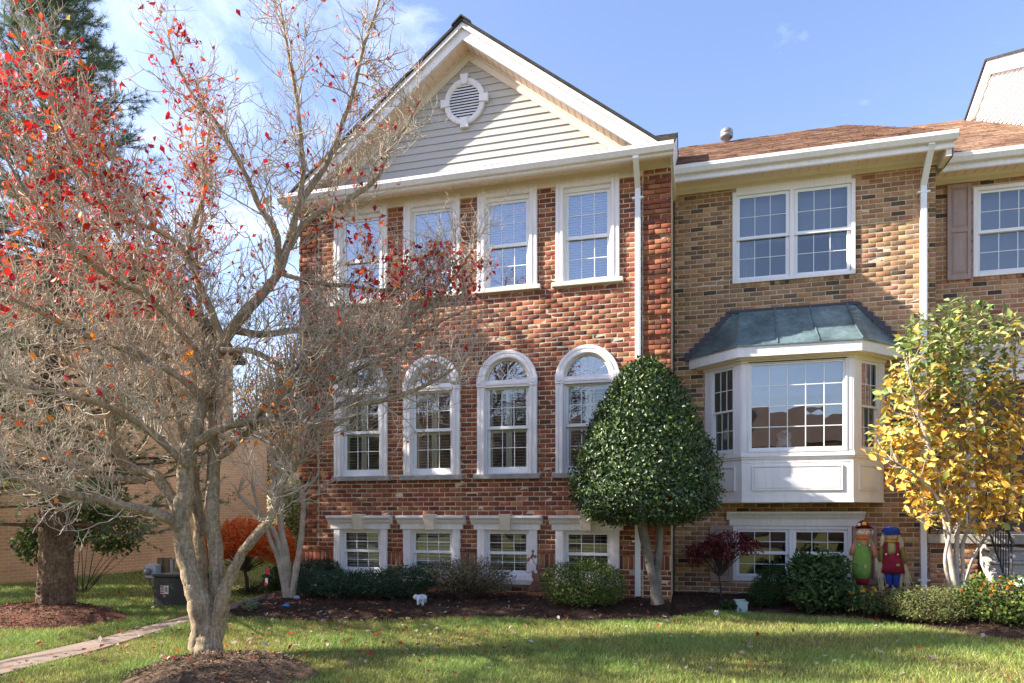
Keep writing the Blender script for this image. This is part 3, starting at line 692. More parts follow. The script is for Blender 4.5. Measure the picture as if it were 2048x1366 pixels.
    for k in range(n):
        zz = vz-az*.74+(k+.5)*2*az*.74/n; hw = ax*.745*math.sqrt(max(0, 1-((zz-vz)/(az*.74))**2))
        MB().add([(vx-hw,-.052,zz-.019),(vx+hw,-.052,zz-.019),(vx+hw,-.03,zz+.016),(vx-hw,-.03,zz+.016),(vx-hw,-.052,zz-.012),(vx+hw,-.052,zz-.012),(vx+hw,-.03,zz+.023),(vx-hw,-.03,zz+.023)],
            [(0,3,2,1),(4,5,6,7),(0,1,5,4),(1,2,6,5),(2,3,7,6),(3,0,4,7)]).build('vent_slat', M['white'], v)
    for q in range(4):
        c_, s_ = math.cos(q*math.pi/2), math.sin(q*math.pi/2); r0, r1 = (.27, .44); e = ax if q % 2 == 0 else az
        def pt(r, t): r = r*e/.38; return (vx+c_*r-s_*t, vz+s_*r+c_*t)
        MB().plate([pt(.275,-.055), pt(.44,-.075), pt(.44,.075), pt(.275,.055)][::-1], -.085, -.01).build('vent_key', M['white'], v, bevel=.004)
h1()

# ------------------------------------------------------------------ tan brick townhouse with the bay window
H2 = thing('brick_townhouse', 'tan brown brick townhouse with white bay window under a copper roof', 'house', (8.1, 5, -.2), 'row of townhouses')
Y2 = 1.2; XA2, XB2 = 6.06, 10.2
def h2():
    t = T0(Y2)
    holes = [(7.10, 8.94, 5.44, 6.95), (6.75, 9.28, 1.75, 3.95), (7.10, 8.90, .30, 1.15)]
    m = MB(); wall_cells(m, XA2+.006, XB2-.012, -.4, 7.2, Y2+.0045, Y2+.21, holes)
    m.box(XB2-.2, XB2-.012, Y2+.21, 9, -.4, 7.2).box(XA2+.006, XB2-.2, 8.8, 9, -.4, 7.2)
    wall = m.build('wall', M['mortar'], H2)
    def cuts(za, zb):
        zm = (za+zb)/2; r = []
        if 5.40 < zm < 7.1: r.append((7.047, 8.996))
        if 5.32 < zm < 5.42: r.append((7.0, 9.04))
        if 1.6 < zm < 4.1: r.append((6.61, 9.42))
        if 1.2 < zm < 1.42: r.append((6.98, 9.10))
        if .24 < zm < 1.2: r.append((7.05, 8.945))
        return r
    lay(wall, XA2, XB2, 5.405-70*HB, 7.10, Y2, .2205, HB, .013, cuts, TAN, M['brick2'], .0018, None, 300, .05)
    lay(wall, 7.0, 9.04, 5.326, 5.405, Y2-.012, .078, .079, .010, lambda a, b: [], TAN, M['brick2'], .0018, None, 0, 0)
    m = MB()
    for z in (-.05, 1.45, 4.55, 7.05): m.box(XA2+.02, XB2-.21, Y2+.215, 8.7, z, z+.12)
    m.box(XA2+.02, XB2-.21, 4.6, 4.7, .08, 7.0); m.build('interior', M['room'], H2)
    # twin upper window
    w_ = MB(t); P2 = [(0,.05),(0,-.03),(.012,-.04),(.05,-.04),(.06,-.028),(.062,.1)]
    for a, b, c, d in ((7.05, 7.11, 5.40, 6.985), (8.94, 9.0, 5.40, 6.985), (7.98, 8.05, 5.46, 6.93)): w_.box(a, b, -.035, .10, c, d)
    w_.box(7.11, 8.94, -.034, .10, 5.40, 5.46).box(7.11, 8.94, -.034, .10, 6.925, 7.06); w_ = w_.build('window', M['white'], H2, bevel=.004)
    for a, b in ((7.11, 7.98), (8.05, 8.94)):
        sash(w_, t, a, b, 6.155, 6.925, .0, 3, 2, st=.06, rt=.05, mw=.010); sash(w_, t, a, b, 5.46, 6.205, .036, 3, 2, st=.06, mw=.010)
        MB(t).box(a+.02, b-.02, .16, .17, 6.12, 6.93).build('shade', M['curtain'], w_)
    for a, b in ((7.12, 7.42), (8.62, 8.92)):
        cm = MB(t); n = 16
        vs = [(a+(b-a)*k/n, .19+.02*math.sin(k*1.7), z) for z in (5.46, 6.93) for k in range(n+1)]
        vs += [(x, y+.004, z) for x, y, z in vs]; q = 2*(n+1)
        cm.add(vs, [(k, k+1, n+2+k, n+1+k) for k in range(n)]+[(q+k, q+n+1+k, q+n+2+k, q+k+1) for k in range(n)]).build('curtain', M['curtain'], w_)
    # low window with header and shutters
    w_ = MB(t); w_.box(7.05, 7.11, -.03, .1, .24, 1.19).box(8.885, 8.945, -.03, .1, .24, 1.19).box(7.97, 8.03, -.029, .1, .30, 1.13).box(7.11, 8.885, -.029, .1, .24, .30).box(7.11, 8.885, -.029, .1, 1.13, 1.19)
    w_ = w_.build('window', M['white'], H2, bevel=.004)
    for a, b in ((7.11, 7.97), (8.03, 8.885)): sash(w_, t, a, b, .70, 1.13, .0, 3, 2, st=.055, rt=.045); sash(w_, t, a, b, .30, .745, .036, 3, 2, st=.055, rb=.06)
    hd = MB(t); hd.box(7.0, 9.08, -.05, .03, 1.195, 1.295)
    hd.prism([(Y2+.03-Y2,1.295),(-.05,1.295),(-.06,1.32),(-.08,1.335),(-.10,1.37),(-.13,1.395),(-.14,1.41),(-.14,1.435),(.03,1.44)], 6.95, 9.13); hd.build('header', M['white'], w_)
    panel_shutter(H2, t, 6.674, 7.038, .222, 1.194); panel_shutter(H2, t, 8.955, 9.32, .222, 1.194)
    # bay
    A, B, C_, D = [np.array(p) for p in ((6.60,Y2),(7.17,Y2-.57),(8.86,Y2-.57),(9.43,Y2))]
    def frame(P, Q):
        u = (Q-P)/np.linalg.norm(Q-P); n = np.array([-u[1], u[0]]); Lg = np.linalg.norm(Q-P)
        return (lambda a, d, z: (P[0]+u[0]*a+n[0]*d, P[1]+u[1]*a+n[1]*d, z)), Lg
    def poly(off):                                               # bay outline pushed out by off, closed at the wall
        k = off*math.tan(math.radians(22.5)); return [(A[0]-off*math.sqrt(2), Y2-.004), (B[0]-k, B[1]-off), (C_[0]+k, C_[1]-off), (D[0]+off*math.sqrt(2), Y2-.004)]
    bay = MB(); bay.flat(poly(-.02), 1.60, 1.64); bay = bay.build('bay', M['white'], H2)
    MB().flat(poly(.035), 2.335, 2.375).flat(poly(.02), 2.375, 2.41).flat(poly(.012), 1.585, 1.62).flat(poly(.018), 2.30, 2.335).build('bay_ledge', M['white'], bay)
    MB().flat(poly(.20), 3.955, 4.135).build('bay_fascia', M['white'], bay)
    MB().flat(poly(.03), 3.88, 3.96).flat(poly(.10), 3.93, 3.957).build('bay_crown', M['cream'], bay)
    for P, Q, kind in ((A, B, 's'), (B, C_, 'f'), (C_, D, 's')):
        tf, Lg = frame(P, Q); q = MB(tf)
        q.box(.0, Lg, .0, .05, 1.62, 2.30)
        if kind == 'f': raised_panel(q, .16, Lg-.16, 1.78, 2.19, 0, .022, .022); q.box(.06, Lg-.06, -.006, .01, 2.235, 2.25)
        else: raised_panel(q, .14, Lg-.14, 1.78, 2.19, 0, .022, .022)
        q.build('bay_panel', M['white'], bay)
        g0, g1 = (.155, Lg-.155) if kind == 'f' else (.20, Lg-.20)
        MB(tf).box(-.012, g0-.06, -.012, .08, 2.41, 3.88).box(.02, g0-.085, -.02, .0, 2.43, 3.86).build('bay_post', M['white'], bay)
        MB(tf).box(g1+.06, Lg+.012, -.012, .08, 2.41, 3.88).box(g1+.085, Lg-.02, -.02, .0, 2.43, 3.86).build('bay_post', M['white'], bay)
        w_ = MB(tf); w_.box(g0-.06, g0-.035, -.03, .06, 2.41, 3.9).box(g1+.035, g1+.06, -.03, .06, 2.41, 3.9).box(g0-.035, g1+.035, -.03, .06, 2.41, 2.44).box(g0-.035, g1+.035, -.03, .06, 3.87, 3.9)
        w_ = w_.build('window', M['white'], bay)
        if kind == 'f': sash(w_, tf, g0-.035, g1+.035, 2.44, 3.87, .0, 5, 4, st=.035, rb=.045, rt=.03, gl='glassb', mw=.014)
        else: sash(w_, tf, g0-.035, g1+.035, 3.12, 3.87, .0, 3, 2, st=.035, rb=.035, rt=.04, gl='glassb'); sash(w_, tf, g0-.035, g1+.035, 2.44, 3.15, .034, 3, 2, st=.035, rb=.05, rt=.03, gl='glassb')
        if kind == 'f': MB(tf).box(.06, Lg-.06, .10, .108, 3.33, 3.88).build('shade', M['curtain'], w_)
    # copper roof: concave, with hips and standing seams
    E0 = poly(.225); TOP = [(7.02, Y2-.006), (7.16, Y2-.03), (8.87, Y2-.03), (9.01, Y2-.006)]; n = 12; rings = []
    for k in range(n+1):
        s = k/n; zz = 4.135+.765*(.72*s+.28*s**2.2); rings.append([(E0[i][0]*(1-s)+TOP[i][0]*s, E0[i][1]*(1-s)+TOP[i][1]*s, zz) for i in range(4)])
    r = MB(); vs = [p for q in rings for p in q]
    r.add(vs, [(k*4+i, k*4+i+1, (k+1)*4+i+1, (k+1)*4+i) for k in range(n) for i in range(3)]); r.add([(x, y, 4.12) for x, y in E0]+[(x, y, 4.14) for x, y in E0], [(i, i+1, 5+i, 4+i) for i in range(3)])
    cr = r.build('bay_roof', M['copper'], bay, smooth=False)
    def seam(fr): return [tuple(np.array(rings[k][1])*(1-fr)+np.array(rings[k][2])*fr+np.array([0,-.004,.012])) for k in range(n+1)]
    for fr in (0, .335, .668, 1):
        MB().tube(seam(fr), .012, 5).build('seam', M['copper'], cr)
    fl = MB(); fl.box(7.0, 9.03, Y2-.04, Y2-.004, 4.885, 4.935)
    for side in (0, 1):
        a, b = (E0[0][0]-.05, 7.02) if side == 0 else (E0[3][0]+.05, 9.01); ns = 9
        for k in range(ns):
            xx0 = a+(b-a)*k/ns; xx1 = a+(b-a)*(k+1)/ns; z0 = 4.12+.765*k/ns; zt = z0+.135
            p = [(xx0, z0-.02), (xx1, z0-.02), (xx1+(xx1-xx0)*.25, zt), (xx0, zt-.018)]
            if side == 1: p = p[::-1]
            fl.plate(p, Y2-.016-.0007*k, Y2-.002)
    fl.build('step_flashing', M['flash'], bay)
    # eaves and roof
    m = MB(); m.box(XA2+.0, XB2+.02, Y2-.028, Y2+.012, 7.06, 7.125); m.prism([(Y2-.028,7.125),(Y2-.04,7.125),(Y2-.075,7.17),(Y2-.075,7.2),(Y2+.01,7.2),(Y2+.01,7.125)], XA2, XB2+.02); m.build('frieze', M['cream'], H2)
    soffit_boards(H2, XA2+.0, XB2+.12, Y2-.38, Y2-.074, 7.165, .145, M['soffit'])
    MB().prism([(Y2-.38,7.105),(Y2-.42,7.105),(Y2-.432,7.12),(Y2-.432,7.165),(Y2-.41,7.175),(Y2-.41,7.30),(Y2-.38,7.30)], XA2+.0, XB2+.125).build('fascia', M['white'], H2)
    MB().prism(gutter_prof(Y2-.53, 7.215, 7.34), XA2+.0, XB2+.155).build('gutter', M['white'], H2)
    MB().box(XB2+.02, XB2+.12, Y2-.40, Y2, 7.0, 7.17).prism([(Y2-.4,7.0),(Y2-.4,7.32),(Y2+.3,7.6),(Y2+.3,7.0)], XB2+.1, XB2+.124).build('eave_return', M['cream'], H2)
    downspout(H2, 10.003, Y2, .07, 6.72, .088, .065, Y2-.47, 7.17, (6.62, 4.42, .32))
    rg = (4.96, 9.86); e = (Y2-.46, 7.335); xr = 9.6; xe = XB2+.15
    m = MB().add([(XA2,e[0],e[1]),(xe,e[0],e[1]),(xr,rg[0],rg[1]),(XA2,rg[0],rg[1]),(XA2,9.2,7.4),(xe,9.2,7.4),(XA2,e[0],e[1]-.03),(xe,e[0],e[1]-.03)], [(0,1,2,3),(3,2,5,4),(1,5,2),(0,6,7,1)])
    roof = m.build('roof', M['shd'], H2)
    dn = .012
    shingle_roof(roof, ((XA2,e[0]-.01,e[1]+dn),(xe,e[0]-.01,e[1]+dn),(xr,rg[0],rg[1]+dn),(XA2,rg[0],rg[1]+dn)), 36, .26, BROWN)
    p = np.array([7.08, 4.45, 9.56]); v = MB(); v.lathe(p, [(.06,-.1),(.06,.10),(.10,.105),(.135,.13),(.14,.18),(.128,.19),(.128,.20),(.14,.21),(.135,.26),(.10,.31),(.03,.335)], 16); v.build('vent_cap', M['vent'], roof, smooth=True)
h2()

# ------------------------------------------------------------------ third townhouse (porch, stair, shutters)
H3 = thing('brick_townhouse', 'orange brown brick townhouse at the right edge with mauve shutters and entry stair', 'house', (11.6, 5, -.2), 'row of townhouses')
Y3 = 1.9; XA3, XB3 = 10.2, 12.7
def h3():
    t = T0(Y3); holes = [(11.02, 12.25, 5.46, 6.86), (10.98, 12.2, 1.1, 3.6)]
    m = MB(); wall_cells(m, XA3, XB3, -.4, 7.1, Y3+.0045, Y3+.21, holes); wall = m.build('wall', M['mortar'], H3); MB().box(XA3, XB3, 8.8, 9, -.4, 7.1).build('rear_wall', M['mortar'], H3)
    def cuts(za, zb):
        zm = (za+zb)/2; r = []
        if 5.40 < zm < 6.92: r.append((10.96, 12.31))
        if 5.32 < zm < 5.40: r.append((10.93, 12.34))
        if .95 < zm < 1.06: r.append((10.0, 13))
        if 1.06 < zm < 4.2: r.append((10.78, 12.5))
        return r
    lay(wall, XA3, XB3, 5.405-70*HB, 7.06, Y3, .2205, HB, .013, cuts, ORG, M['brick2'], .0018, None, 200, .02)
    lay(wall, 10.93, 12.34, 5.326, 5.405, Y3-.012, .078, .079, .010, lambda a, b: [], ORG, M['brick2'], .0018, None, 0, 0)
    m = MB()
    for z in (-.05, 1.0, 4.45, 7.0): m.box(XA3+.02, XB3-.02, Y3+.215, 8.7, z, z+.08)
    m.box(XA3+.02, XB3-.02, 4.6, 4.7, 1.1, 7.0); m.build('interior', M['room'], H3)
    w_ = MB(t)
    for a, b, c, d in ((10.96, 11.03, 5.40, 6.91), (12.24, 12.31, 5.40, 6.91)): w_.box(a, b, -.035, .1, c, d)
    w_.box(11.03, 12.24, -.034, .1, 5.40, 5.46).box(11.03, 12.24, -.034, .1, 6.85, 6.91); w_ = w_.build('window', M['white'], H3, bevel=.004)
    sash(w_, t, 11.03, 12.24, 6.13, 6.85, .0, 4, 2, st=.05); sash(w_, t, 11.03, 12.24, 5.46, 6.17, .036, 4, 2, st=.05)
    MB(t).box(11.06, 12.2, .17, .18, 5.5, 6.85).build('shade', M['curtain'], w_)
    panel_shutter(H3, t, 10.568, 10.925, 5.37, 6.995)
    # eaves, roof
    m = MB(); m.box(XA3, XB3, Y3-.028, Y3+.012, 7.02, 7.09); m.prism([(Y3-.028,7.09),(Y3-.04,7.09),(Y3-.075,7.13),(Y3-.075,7.17),(Y3+.01,7.17),(Y3+.01,7.09)], XA3, XB3); m.build('frieze', M['cream'], H3)
    soffit_boards(H3, XA3, XB3, Y3-.38, Y3-.074, 7.125, .145, M['soffit'])
    MB().prism([(Y3-.38,7.06),(Y3-.42,7.06),(Y3-.432,7.075),(Y3-.432,7.12),(Y3-.41,7.13),(Y3-.41,7.26),(Y3-.38,7.26)], XA3, XB3).build('fascia', M['white'], H3)
    MB().prism(gutter_prof(Y3-.53, 7.17, 7.30), XA3-.05, XB3).build('gutter', M['white'], H3)
    e = (Y3-.46, 7.29); rg = (7.6, 7.29+.6*(7.6-e[0]))
    m = MB().add([(XA3-.05,e[0],e[1]),(XB3,e[0],e[1]),(XB3,rg[0],rg[1]),(XA3-.05,rg[0],rg[1]),(XA3-.05,13,7.5),(XB3,13,7.5)], [(0,1,2,3),(3,2,5,4)]); roof = m.build('roof', M['shd'], H3)
    shingle_roof(roof, ((XA3-.05,e[0]-.01,e[1]+.012),(XB3,e[0]-.01,e[1]+.012),(XB3,rg[0],rg[1]+.012),(XA3-.05,rg[0],rg[1]+.012)), 50, .26, pal([(.34,.21,.14),(.40,.26,.18),(.26,.15,.10)], [4,3,3], .12))
    # door surround
    d = MB(t); d.box(10.80, 10.98, -.06, .05, 1.08, 3.62).box(12.2, 12.38, -.06, .05, 1.08, 3.62)
    for k in range(3): d.box(10.825+k*.045, 10.855+k*.045, -.072, -.05, 1.3, 3.5)
    d.box(10.74, 12.44, -.08, .05, 3.62, 3.98); d.prism([(.05,3.98),(-.09,3.98),(-.11,4.02),(-.15,4.06),(-.19,4.13),(-.22,4.15),(-.22,4.21),(.05,4.23)], 10.68, 12.5); ds = d.build('door_surround', M['white'], H3, bevel=.004)
    q = MB(t); q.box(10.98, 12.2, .12, .17, 1.08, 3.6)
    for a, b in ((11.1, 11.55), (11.65, 12.1)):
        for c, e_ in ((1.25, 1.75), (1.85, 2.75), (2.85, 3.45)): raised_panel(q, a, b, c, e_, .12, .015, .03)
    q.build('door', mat('door_paint', (.09,.05,.045), .45, .4), ds)
    MB(t).ball((11.58, .08, 2.1), .035, 10, 6).build('door_knob', M['vent'], ds, smooth=True)
h3()
ST = thing('entry_stair', 'concrete entry stair and landing with black iron railing at the right edge', 'stair', (11.4, 1.0, -.1))
def stair():
    zt = 1.07; yl = 1.10
    MB().box(10.06, 12.66, yl, Y3-.005, zt-.15, zt).build('landing', M['conc'], ST, bevel=.01)
    b = MB(); b.box(10.105, 10.78, yl+.058, yl+.2, -.3, zt-.152); base = b.build('landing_wall', M['mortar'], ST)
    lay(base, 10.10, 10.785, -.3, zt-.155, yl+.05, .2205, HB, .013, lambda a, b: [], ORG, M['brick2'], .0018, None, 20, .02)
    n = 6; rise = (zt+.13)/n; tread = .165
    for k in range(n-1):
        z1 = zt-(k+1)*rise; y1 = yl-k*tread
        MB().box(10.80, 12.2, y1-tread-.02, y1+.02, z1-.045, z1).box(10.86, 12.19, y1-tread+.012, y1-.001, z1-rise*1.0, z1-.0452).build('step', M['conc'], ST, bevel=.006)
    y0 = yl-(n-1)*tread
    MB().add([(10.785,yl,zt-.155),(10.785,yl,zt-.45),(10.785,y0-.02,-.2),(10.785,y0-.02,rise-.1),(10.862,yl,zt-.155),(10.862,yl,zt-.45),(10.862,y0-.02,-.2),(10.862,y0-.02,rise-.1)],
        [(0,1,2,3),(7,6,5,4),(0,4,5,1),(1,5,6,2),(2,6,7,3),(3,7,4,0)]).build('stringer', M['conc'], ST)
    MB().box(10.7, 12.4, y0-.75, y0-.04, -.2, -.09).build('base_pad', M['conc'], ST)
    r = MB(); xa = 10.90; p0 = np.array([xa, yl, zt]); p1 = np.array([xa, y0, rise*.4]); d = p1-p0
    r.tube([p0+[0,0,.10], p1+[0,0,.10]], .016, 6); r.tube([p0+[0,.12,.92], p0+[0,0,.92], p1+[0,0,.92], p1+[0,-.10,.86]], .020, 6)
    r.tube([(xa,Y3-.06,zt+.92),(xa,yl+.1,zt+.92)], .020, 6)
    for k in range(10): q = p0+d*(k/9); r.tube([q+[0,0,.0 if k in (0,9) else .10], q+[0,0,.92]], .014 if k in (0,9) else .008, 6)
    xs = np.linspace(10.1, 10.88, 8)
    r.tube([(10.1,yl+.08,zt+.10),(10.88,yl+.08,zt+.10)], .012, 6).tube([(10.1,yl+.08,zt+.92),(10.9,yl+.08,zt+.92)], .018, 6)
    for x in xs: r.tube([(x,yl+.08,zt-.005),(x,yl+.08,zt+.92)], .008, 6)
    r.build('railing', M['iron'], ST, smooth=True)
stair()
# ------------------------------------------------------------------ taller house behind: left-facing gable end in white siding
H4 = thing('sided_townhouse', 'tall townhouse behind the right roof with white lap-sided gable end', 'house', (15.5, 6, -.2), 'row of townhouses')
def h4():
    X = 12.72; yp, zp, sl_ = 6.02, 11.42, .53
    MB().box(X+.06, 18.5, 1.6, 10.4, -.4, 8.0).build('wall', M['obrick'], H4)
    MB().add([(X+.06,1.0,8.0),(X+.06,11,8.0),(X+.06,11,zp-sl_*5),(X+.06,yp,zp-.02),(X+.06,1.0,zp-sl_*5),(18.4,1.0,8.0),(18.4,11,8.0),(18.4,11,zp-sl_*5),(18.4,yp,zp-.02),(18.4,1.0,zp-sl_*5)],
        [(0,4,3,2,1),(5,6,7,8,9),(0,1,6,5)]).build('gable_wall', M['sidingw'], H4)
    z = 8.0
    while z < zp-.1:
        z1 = min(z+.125, zp-.05)
        def ys(q, s): h = min((zp-q)/sl_, 4.9); return yp+s*h
        MB().add([(X,ys(z,-1),z),(X,ys(z,1),z),(X+.035,ys(z1,1),z1+.012),(X+.035,ys(z1,-1),z1+.012),(X+.058,ys(z,-1),z),(X+.058,ys(z,1),z),(X+.058,ys(z1,1),z1+.012),(X+.058,ys(z1,-1),z1+.012)],
            [(0,3,2,1),(0,1,5,4),(3,7,6,2)]).build('siding_board', M['sidingw'], H4); z = z1
    for s in (-1, 1):
        a = np.array([yp, zp]); b = np.array([yp+s*5.2, zp-sl_*5.2])
        MB().add([(X-.08,a[0],a[1]-.30),(X-.08,b[0],b[1]-.30),(X-.08,b[0],b[1]),(X-.08,a[0],a[1]),(X+.01,a[0],a[1]-.30),(X+.01,b[0],b[1]-.30),(X+.01,b[0],b[1]),(X+.01,a[0],a[1])],
            [(0,1,2,3),(7,6,5,4),(0,4,5,1),(2,6,7,3),(1,5,6,2)]).build('rake_board', M['white'], H4)
        MB().add([(X-.12,a[0],a[1]+.002),(X-.12,b[0],b[1]+.002),(18.6,b[0],b[1]+.002),(18.6,a[0],a[1]+.002),(X-.12,a[0],a[1]+.05),(X-.12,b[0],b[1]+.05),(18.6,b[0],b[1]+.05),(18.6,a[0],a[1]+.05)],
            [(0,1,2,3),(7,6,5,4),(0,4,5,1),(1,5,6,2),(2,6,7,3)]).build('roof', M['shd'], H4)
h4()
# ------------------------------------------------------------------ neighbour at the left: long side wall running back
HN = thing('brick_townhouse', 'pale orange brick end wall of the neighbouring house behind the pine', 'house', (-11.5, 4, -.2), 'row of townhouses')
XN = -8.45
def hn():
    m = MB(); m.box(-15, XN, -.35, 8.2, -.5, 6.6); w_ = m.build('wall', M['nbrick'], HN)
    MB().add([(XN-.3,8.2,-.5),(XN,8.2,-.5),(XN,10.05,-.5),(XN-.3,10.05,-.5),(XN-.3,8.2,4.35),(XN,8.2,4.35),(XN,10.05,3.95),(XN-.3,10.05,3.95)], [(0,3,2,1),(4,5,6,7),(0,1,5,4),(1,2,6,5),(2,3,7,6),(3,0,4,7)]).build('wing_wall', M['nbrick'], HN)
    MB().add([(XN-.36,8.21,4.36),(XN+.06,8.21,4.36),(XN+.06,10.12,3.96),(XN-.36,10.12,3.96),(XN-.36,8.21,4.45),(XN+.06,8.21,4.45),(XN+.06,10.12,4.05),(XN-.36,10.12,4.05)], [(0,3,2,1),(4,5,6,7),(0,1,5,4),(1,2,6,5),(2,3,7,6),(3,0,4,7)]).build('coping', M['lime'], HN)
    MB().prism([(-.35,6.6),(3.9,8.6),(8.2,6.6)], -15, XN-.01).build('gable', M['nbrick'], HN)
    for a, b in (((-.75,6.45),(3.9,8.68)), ((8.6,6.45),(3.9,8.68))):
        MB().add([(-15.2,a[0],a[1]),(XN+.25,a[0],a[1]),(XN+.25,b[0],b[1]),(-15.2,b[0],b[1]),(-15.2,a[0],a[1]+.12),(XN+.25,a[0],a[1]+.12),(XN+.25,b[0],b[1]+.12),(-15.2,b[0],b[1]+.12)], [(0,3,2,1),(4,5,6,7),(0,1,5,4),(1,2,6,5),(2,3,7,6),(3,0,4,7)]).build('roof', M['shd'], HN)
hn()
# wooden fence closing the gap between the two houses
FN = thing('wooden_fence', 'weathered vertical board fence between the two houses', 'fence', (-5, 10.6, -.2))
def fence():
    me = None; x = XN+.1; k = 0
    while x < -.8:
        h = 2.9+random.uniform(-.03, .03)
        MB().box(x, x+.135, 10.6+random.uniform(0, .006), 10.625, -.25, h).build('board', M['fence'], FN); x += .15
    for z in (.4, 1.5, 2.6): MB().box(XN, -.75, 10.63, 10.68, z, z+.09).build('rail', M['fence'], FN)
    for x in (XN+.1, -6, -3.5, -1): MB().box(x, x+.1, 10.69, 10.79, -.3, 2.95).build('post', M['fence'], FN)
fence()
# houses across the street (behind the camera, seen only as reflections in the glass)
def opposite(x, wdt, zr, lab):
    o = thing('brick_townhouse', lab, 'house', (x+wdt/2, -40, -.4), 'houses across the street')
    MB().box(x, x+wdt, -44, -36, -.6, 6.2).build('wall', M['obrick'], o)
    m = MB(); m.add([(x-.3,-35.5,6.0),(x+wdt+.3,-35.5,6.0),(x+wdt+.3,-40,zr),(x-.3,-40,zr),(x-.3,-44.5,6.0),(x+wdt+.3,-44.5,6.0)], [(0,3,2,1),(3,4,5,2),(0,4,3),(1,2,5)])
    rm = M.get('oroof') or M.setdefault('oroof', mat('opposite_roof', (.17,.115,.085), .9, .1, bump=(20,.4), var=[(3,.2),(30,.25)]))
    m.build('roof', rm, o)
    for k in range(3):
        for z in (.9, 3.6):
            xx = x+.9+k*(wdt-1.8)/3+.3; MB().box(xx, xx+1.0, -35.99, -35.95, z, z+1.5).build('window', M['white'], o); MB().box(xx+.08, xx+.92, -35.95, -35.93, z+.08, z+1.42).build('pane', M['dark'], o)
opposite(-9, 9, 8.8, 'brick house across the street facing the row, on the left')
opposite(-19.5, 9.8, 9.4, 'brick house across the street facing the row, second from the left end')
opposite(-31, 10.8, 8.6, 'brick house across the street facing the row, at the left end')
opposite(.4, 8, 10.2, 'brick house across the street facing the row, with the steepest roof')
opposite(8.8, 13, 9.0, 'wide brick house across the street facing the row, on the right')

# ------------------------------------------------------------------ vegetation tools
def unit(v): return v/(np.linalg.norm(v, axis=-1, keepdims=True)+1e-9)
def tubes(paths, radii, sides):
    """paths (N,K,3), radii (N,K) -> verts, quads"""
    N, K, _ = paths.shape; t = unit(np.gradient(paths, axis=1)); ref = unit(rng.normal(size=(N, 1, 3))+np.array([.3,.2,.1]))
    a = unit(np.cross(t, ref)); b = np.cross(t, a); q = np.arange(sides)*2*np.pi/sides
    ring = a[:, :, None, :]*np.cos(q)[None, None, :, None]+b[:, :, None, :]*np.sin(q)[None, None, :, None]
    v = paths[:, :, None, :]+ring*radii[:, :, None, None]
    idx = np.arange(N*K*sides).reshape(N, K, sides); nx = np.roll(idx, -1, 2)
    f = np.stack([idx[:, :-1], nx[:, :-1], nx[:, 1:], idx[:, 1:]], -1).reshape(-1, 4)
    return v.reshape(-1, 3), f
def cat_mesh(parts):
    V, Fs, off = [], [], 0
    for v, f in parts: V.append(v); Fs.append(f+off); off += len(v)
    return np.concatenate(V), np.concatenate(Fs)
def ridged(P, r, sides, amp, seed=0):
    """one thick stem with furrowed bark: P (K,3), r (K)"""
    g = np.random.default_rng(seed); n = len(P); d = np.r_[0, np.cumsum(np.linalg.norm(np.diff(P, axis=0), axis=1))]; m = max(n, int(d[-1]/.02)); q = np.linspace(0, d[-1], m)
    P = np.stack([np.interp(q, d, P[:, i]) for i in range(3)], 1); r = np.interp(q, d, r)
    t = unit(np.gradient(P, axis=0)); ref = np.array([.13,.31,.2]); a = np.cross(t, unit(np.array([.9,.3,.05]))); a = unit(a); b = np.cross(t, a); an = np.arange(sides)*2*np.pi/sides
    f0 = np.zeros((m, sides))
    for k in range(9):
        fr = g.integers(3, 15); f0 += np.sin(fr*an[None]+g.random()*6.28+np.cumsum(g.normal(0, .22, m))[:, None]+q[:, None]*g.normal(0, 3))/3
    f0 += g.normal(0, .5, (m, sides)); rr = r[:, None]*(1+amp*f0)
    v = P[:, None]+(a[:, None]*np.cos(an)[None, :, None]+b[:, None]*np.sin(an)[None, :, None])*rr[:, :, None]
    idx = np.arange(m*sides).reshape(m, sides); nx = np.roll(idx, -1, 1); f = np.stack([idx[:-1], nx[:-1], nx[1:], idx[1:]], -1).reshape(-1, 4); return v.reshape(-1, 3), f
def spline(P, n):
    P = np.array(P, float); m = len(P); d = np.r_[0, np.cumsum(np.linalg.norm(np.diff(P[:, :3], axis=0), axis=1))]
    q = np.linspace(0, d[-1], n); out_ = np.zeros((n, P.shape[1])); T = np.gradient(P, d, axis=0)
    i = np.clip(np.searchsorted(d, q, 'right')-1, 0, m-2); h = d[i+1]-d[i]; s = ((q-d[i])/h)[:, None]; h = h[:, None]
    return (2*s**3-3*s**2+1)*P[i]+(s**3-2*s**2+s)*h*T[i]+(-2*s**3+3*s**2)*P[i+1]+(s**3-s**2)*h*T[i+1]
def leaf_quads(c, nrm, up, ln, wd, fold=.25, droop=0.0):
    """c base points, nrm leaf normals, up = axis direction of the leaf"""
    ax = unit(up-nrm*np.sum(up*nrm, -1, keepdims=True)); sd = np.cross(ax, nrm); ln = np.asarray(ln)[:, None]; wd = np.asarray(wd)[:, None]
    mid = c+ax*ln*.48; tip = c+ax*ln-nrm*ln*droop
    v = np.stack([c, mid+sd*wd/2+nrm*wd*fold, tip, mid-sd*wd/2+nrm*wd*fold], 1)
    n = len(c); i = np.arange(n)[:, None]*4; f = np.concatenate([i+np.array([[0,1,2]]), i+np.array([[0,2,3]])], 1).reshape(-1, 3)
    return v.reshape(-1, 3), f
def shade_cols(n, stops, weights, sp=.15):
    st = np.array(stops); wt = np.array(weights)/np.sum(weights); c = st[rng.choice(len(st), n, p=wt)]
    return np.clip(c*(1+rng.normal(0, sp, (n, 1)))*(1+rng.normal(0, sp*.35, (n, 3))), .004, .95)
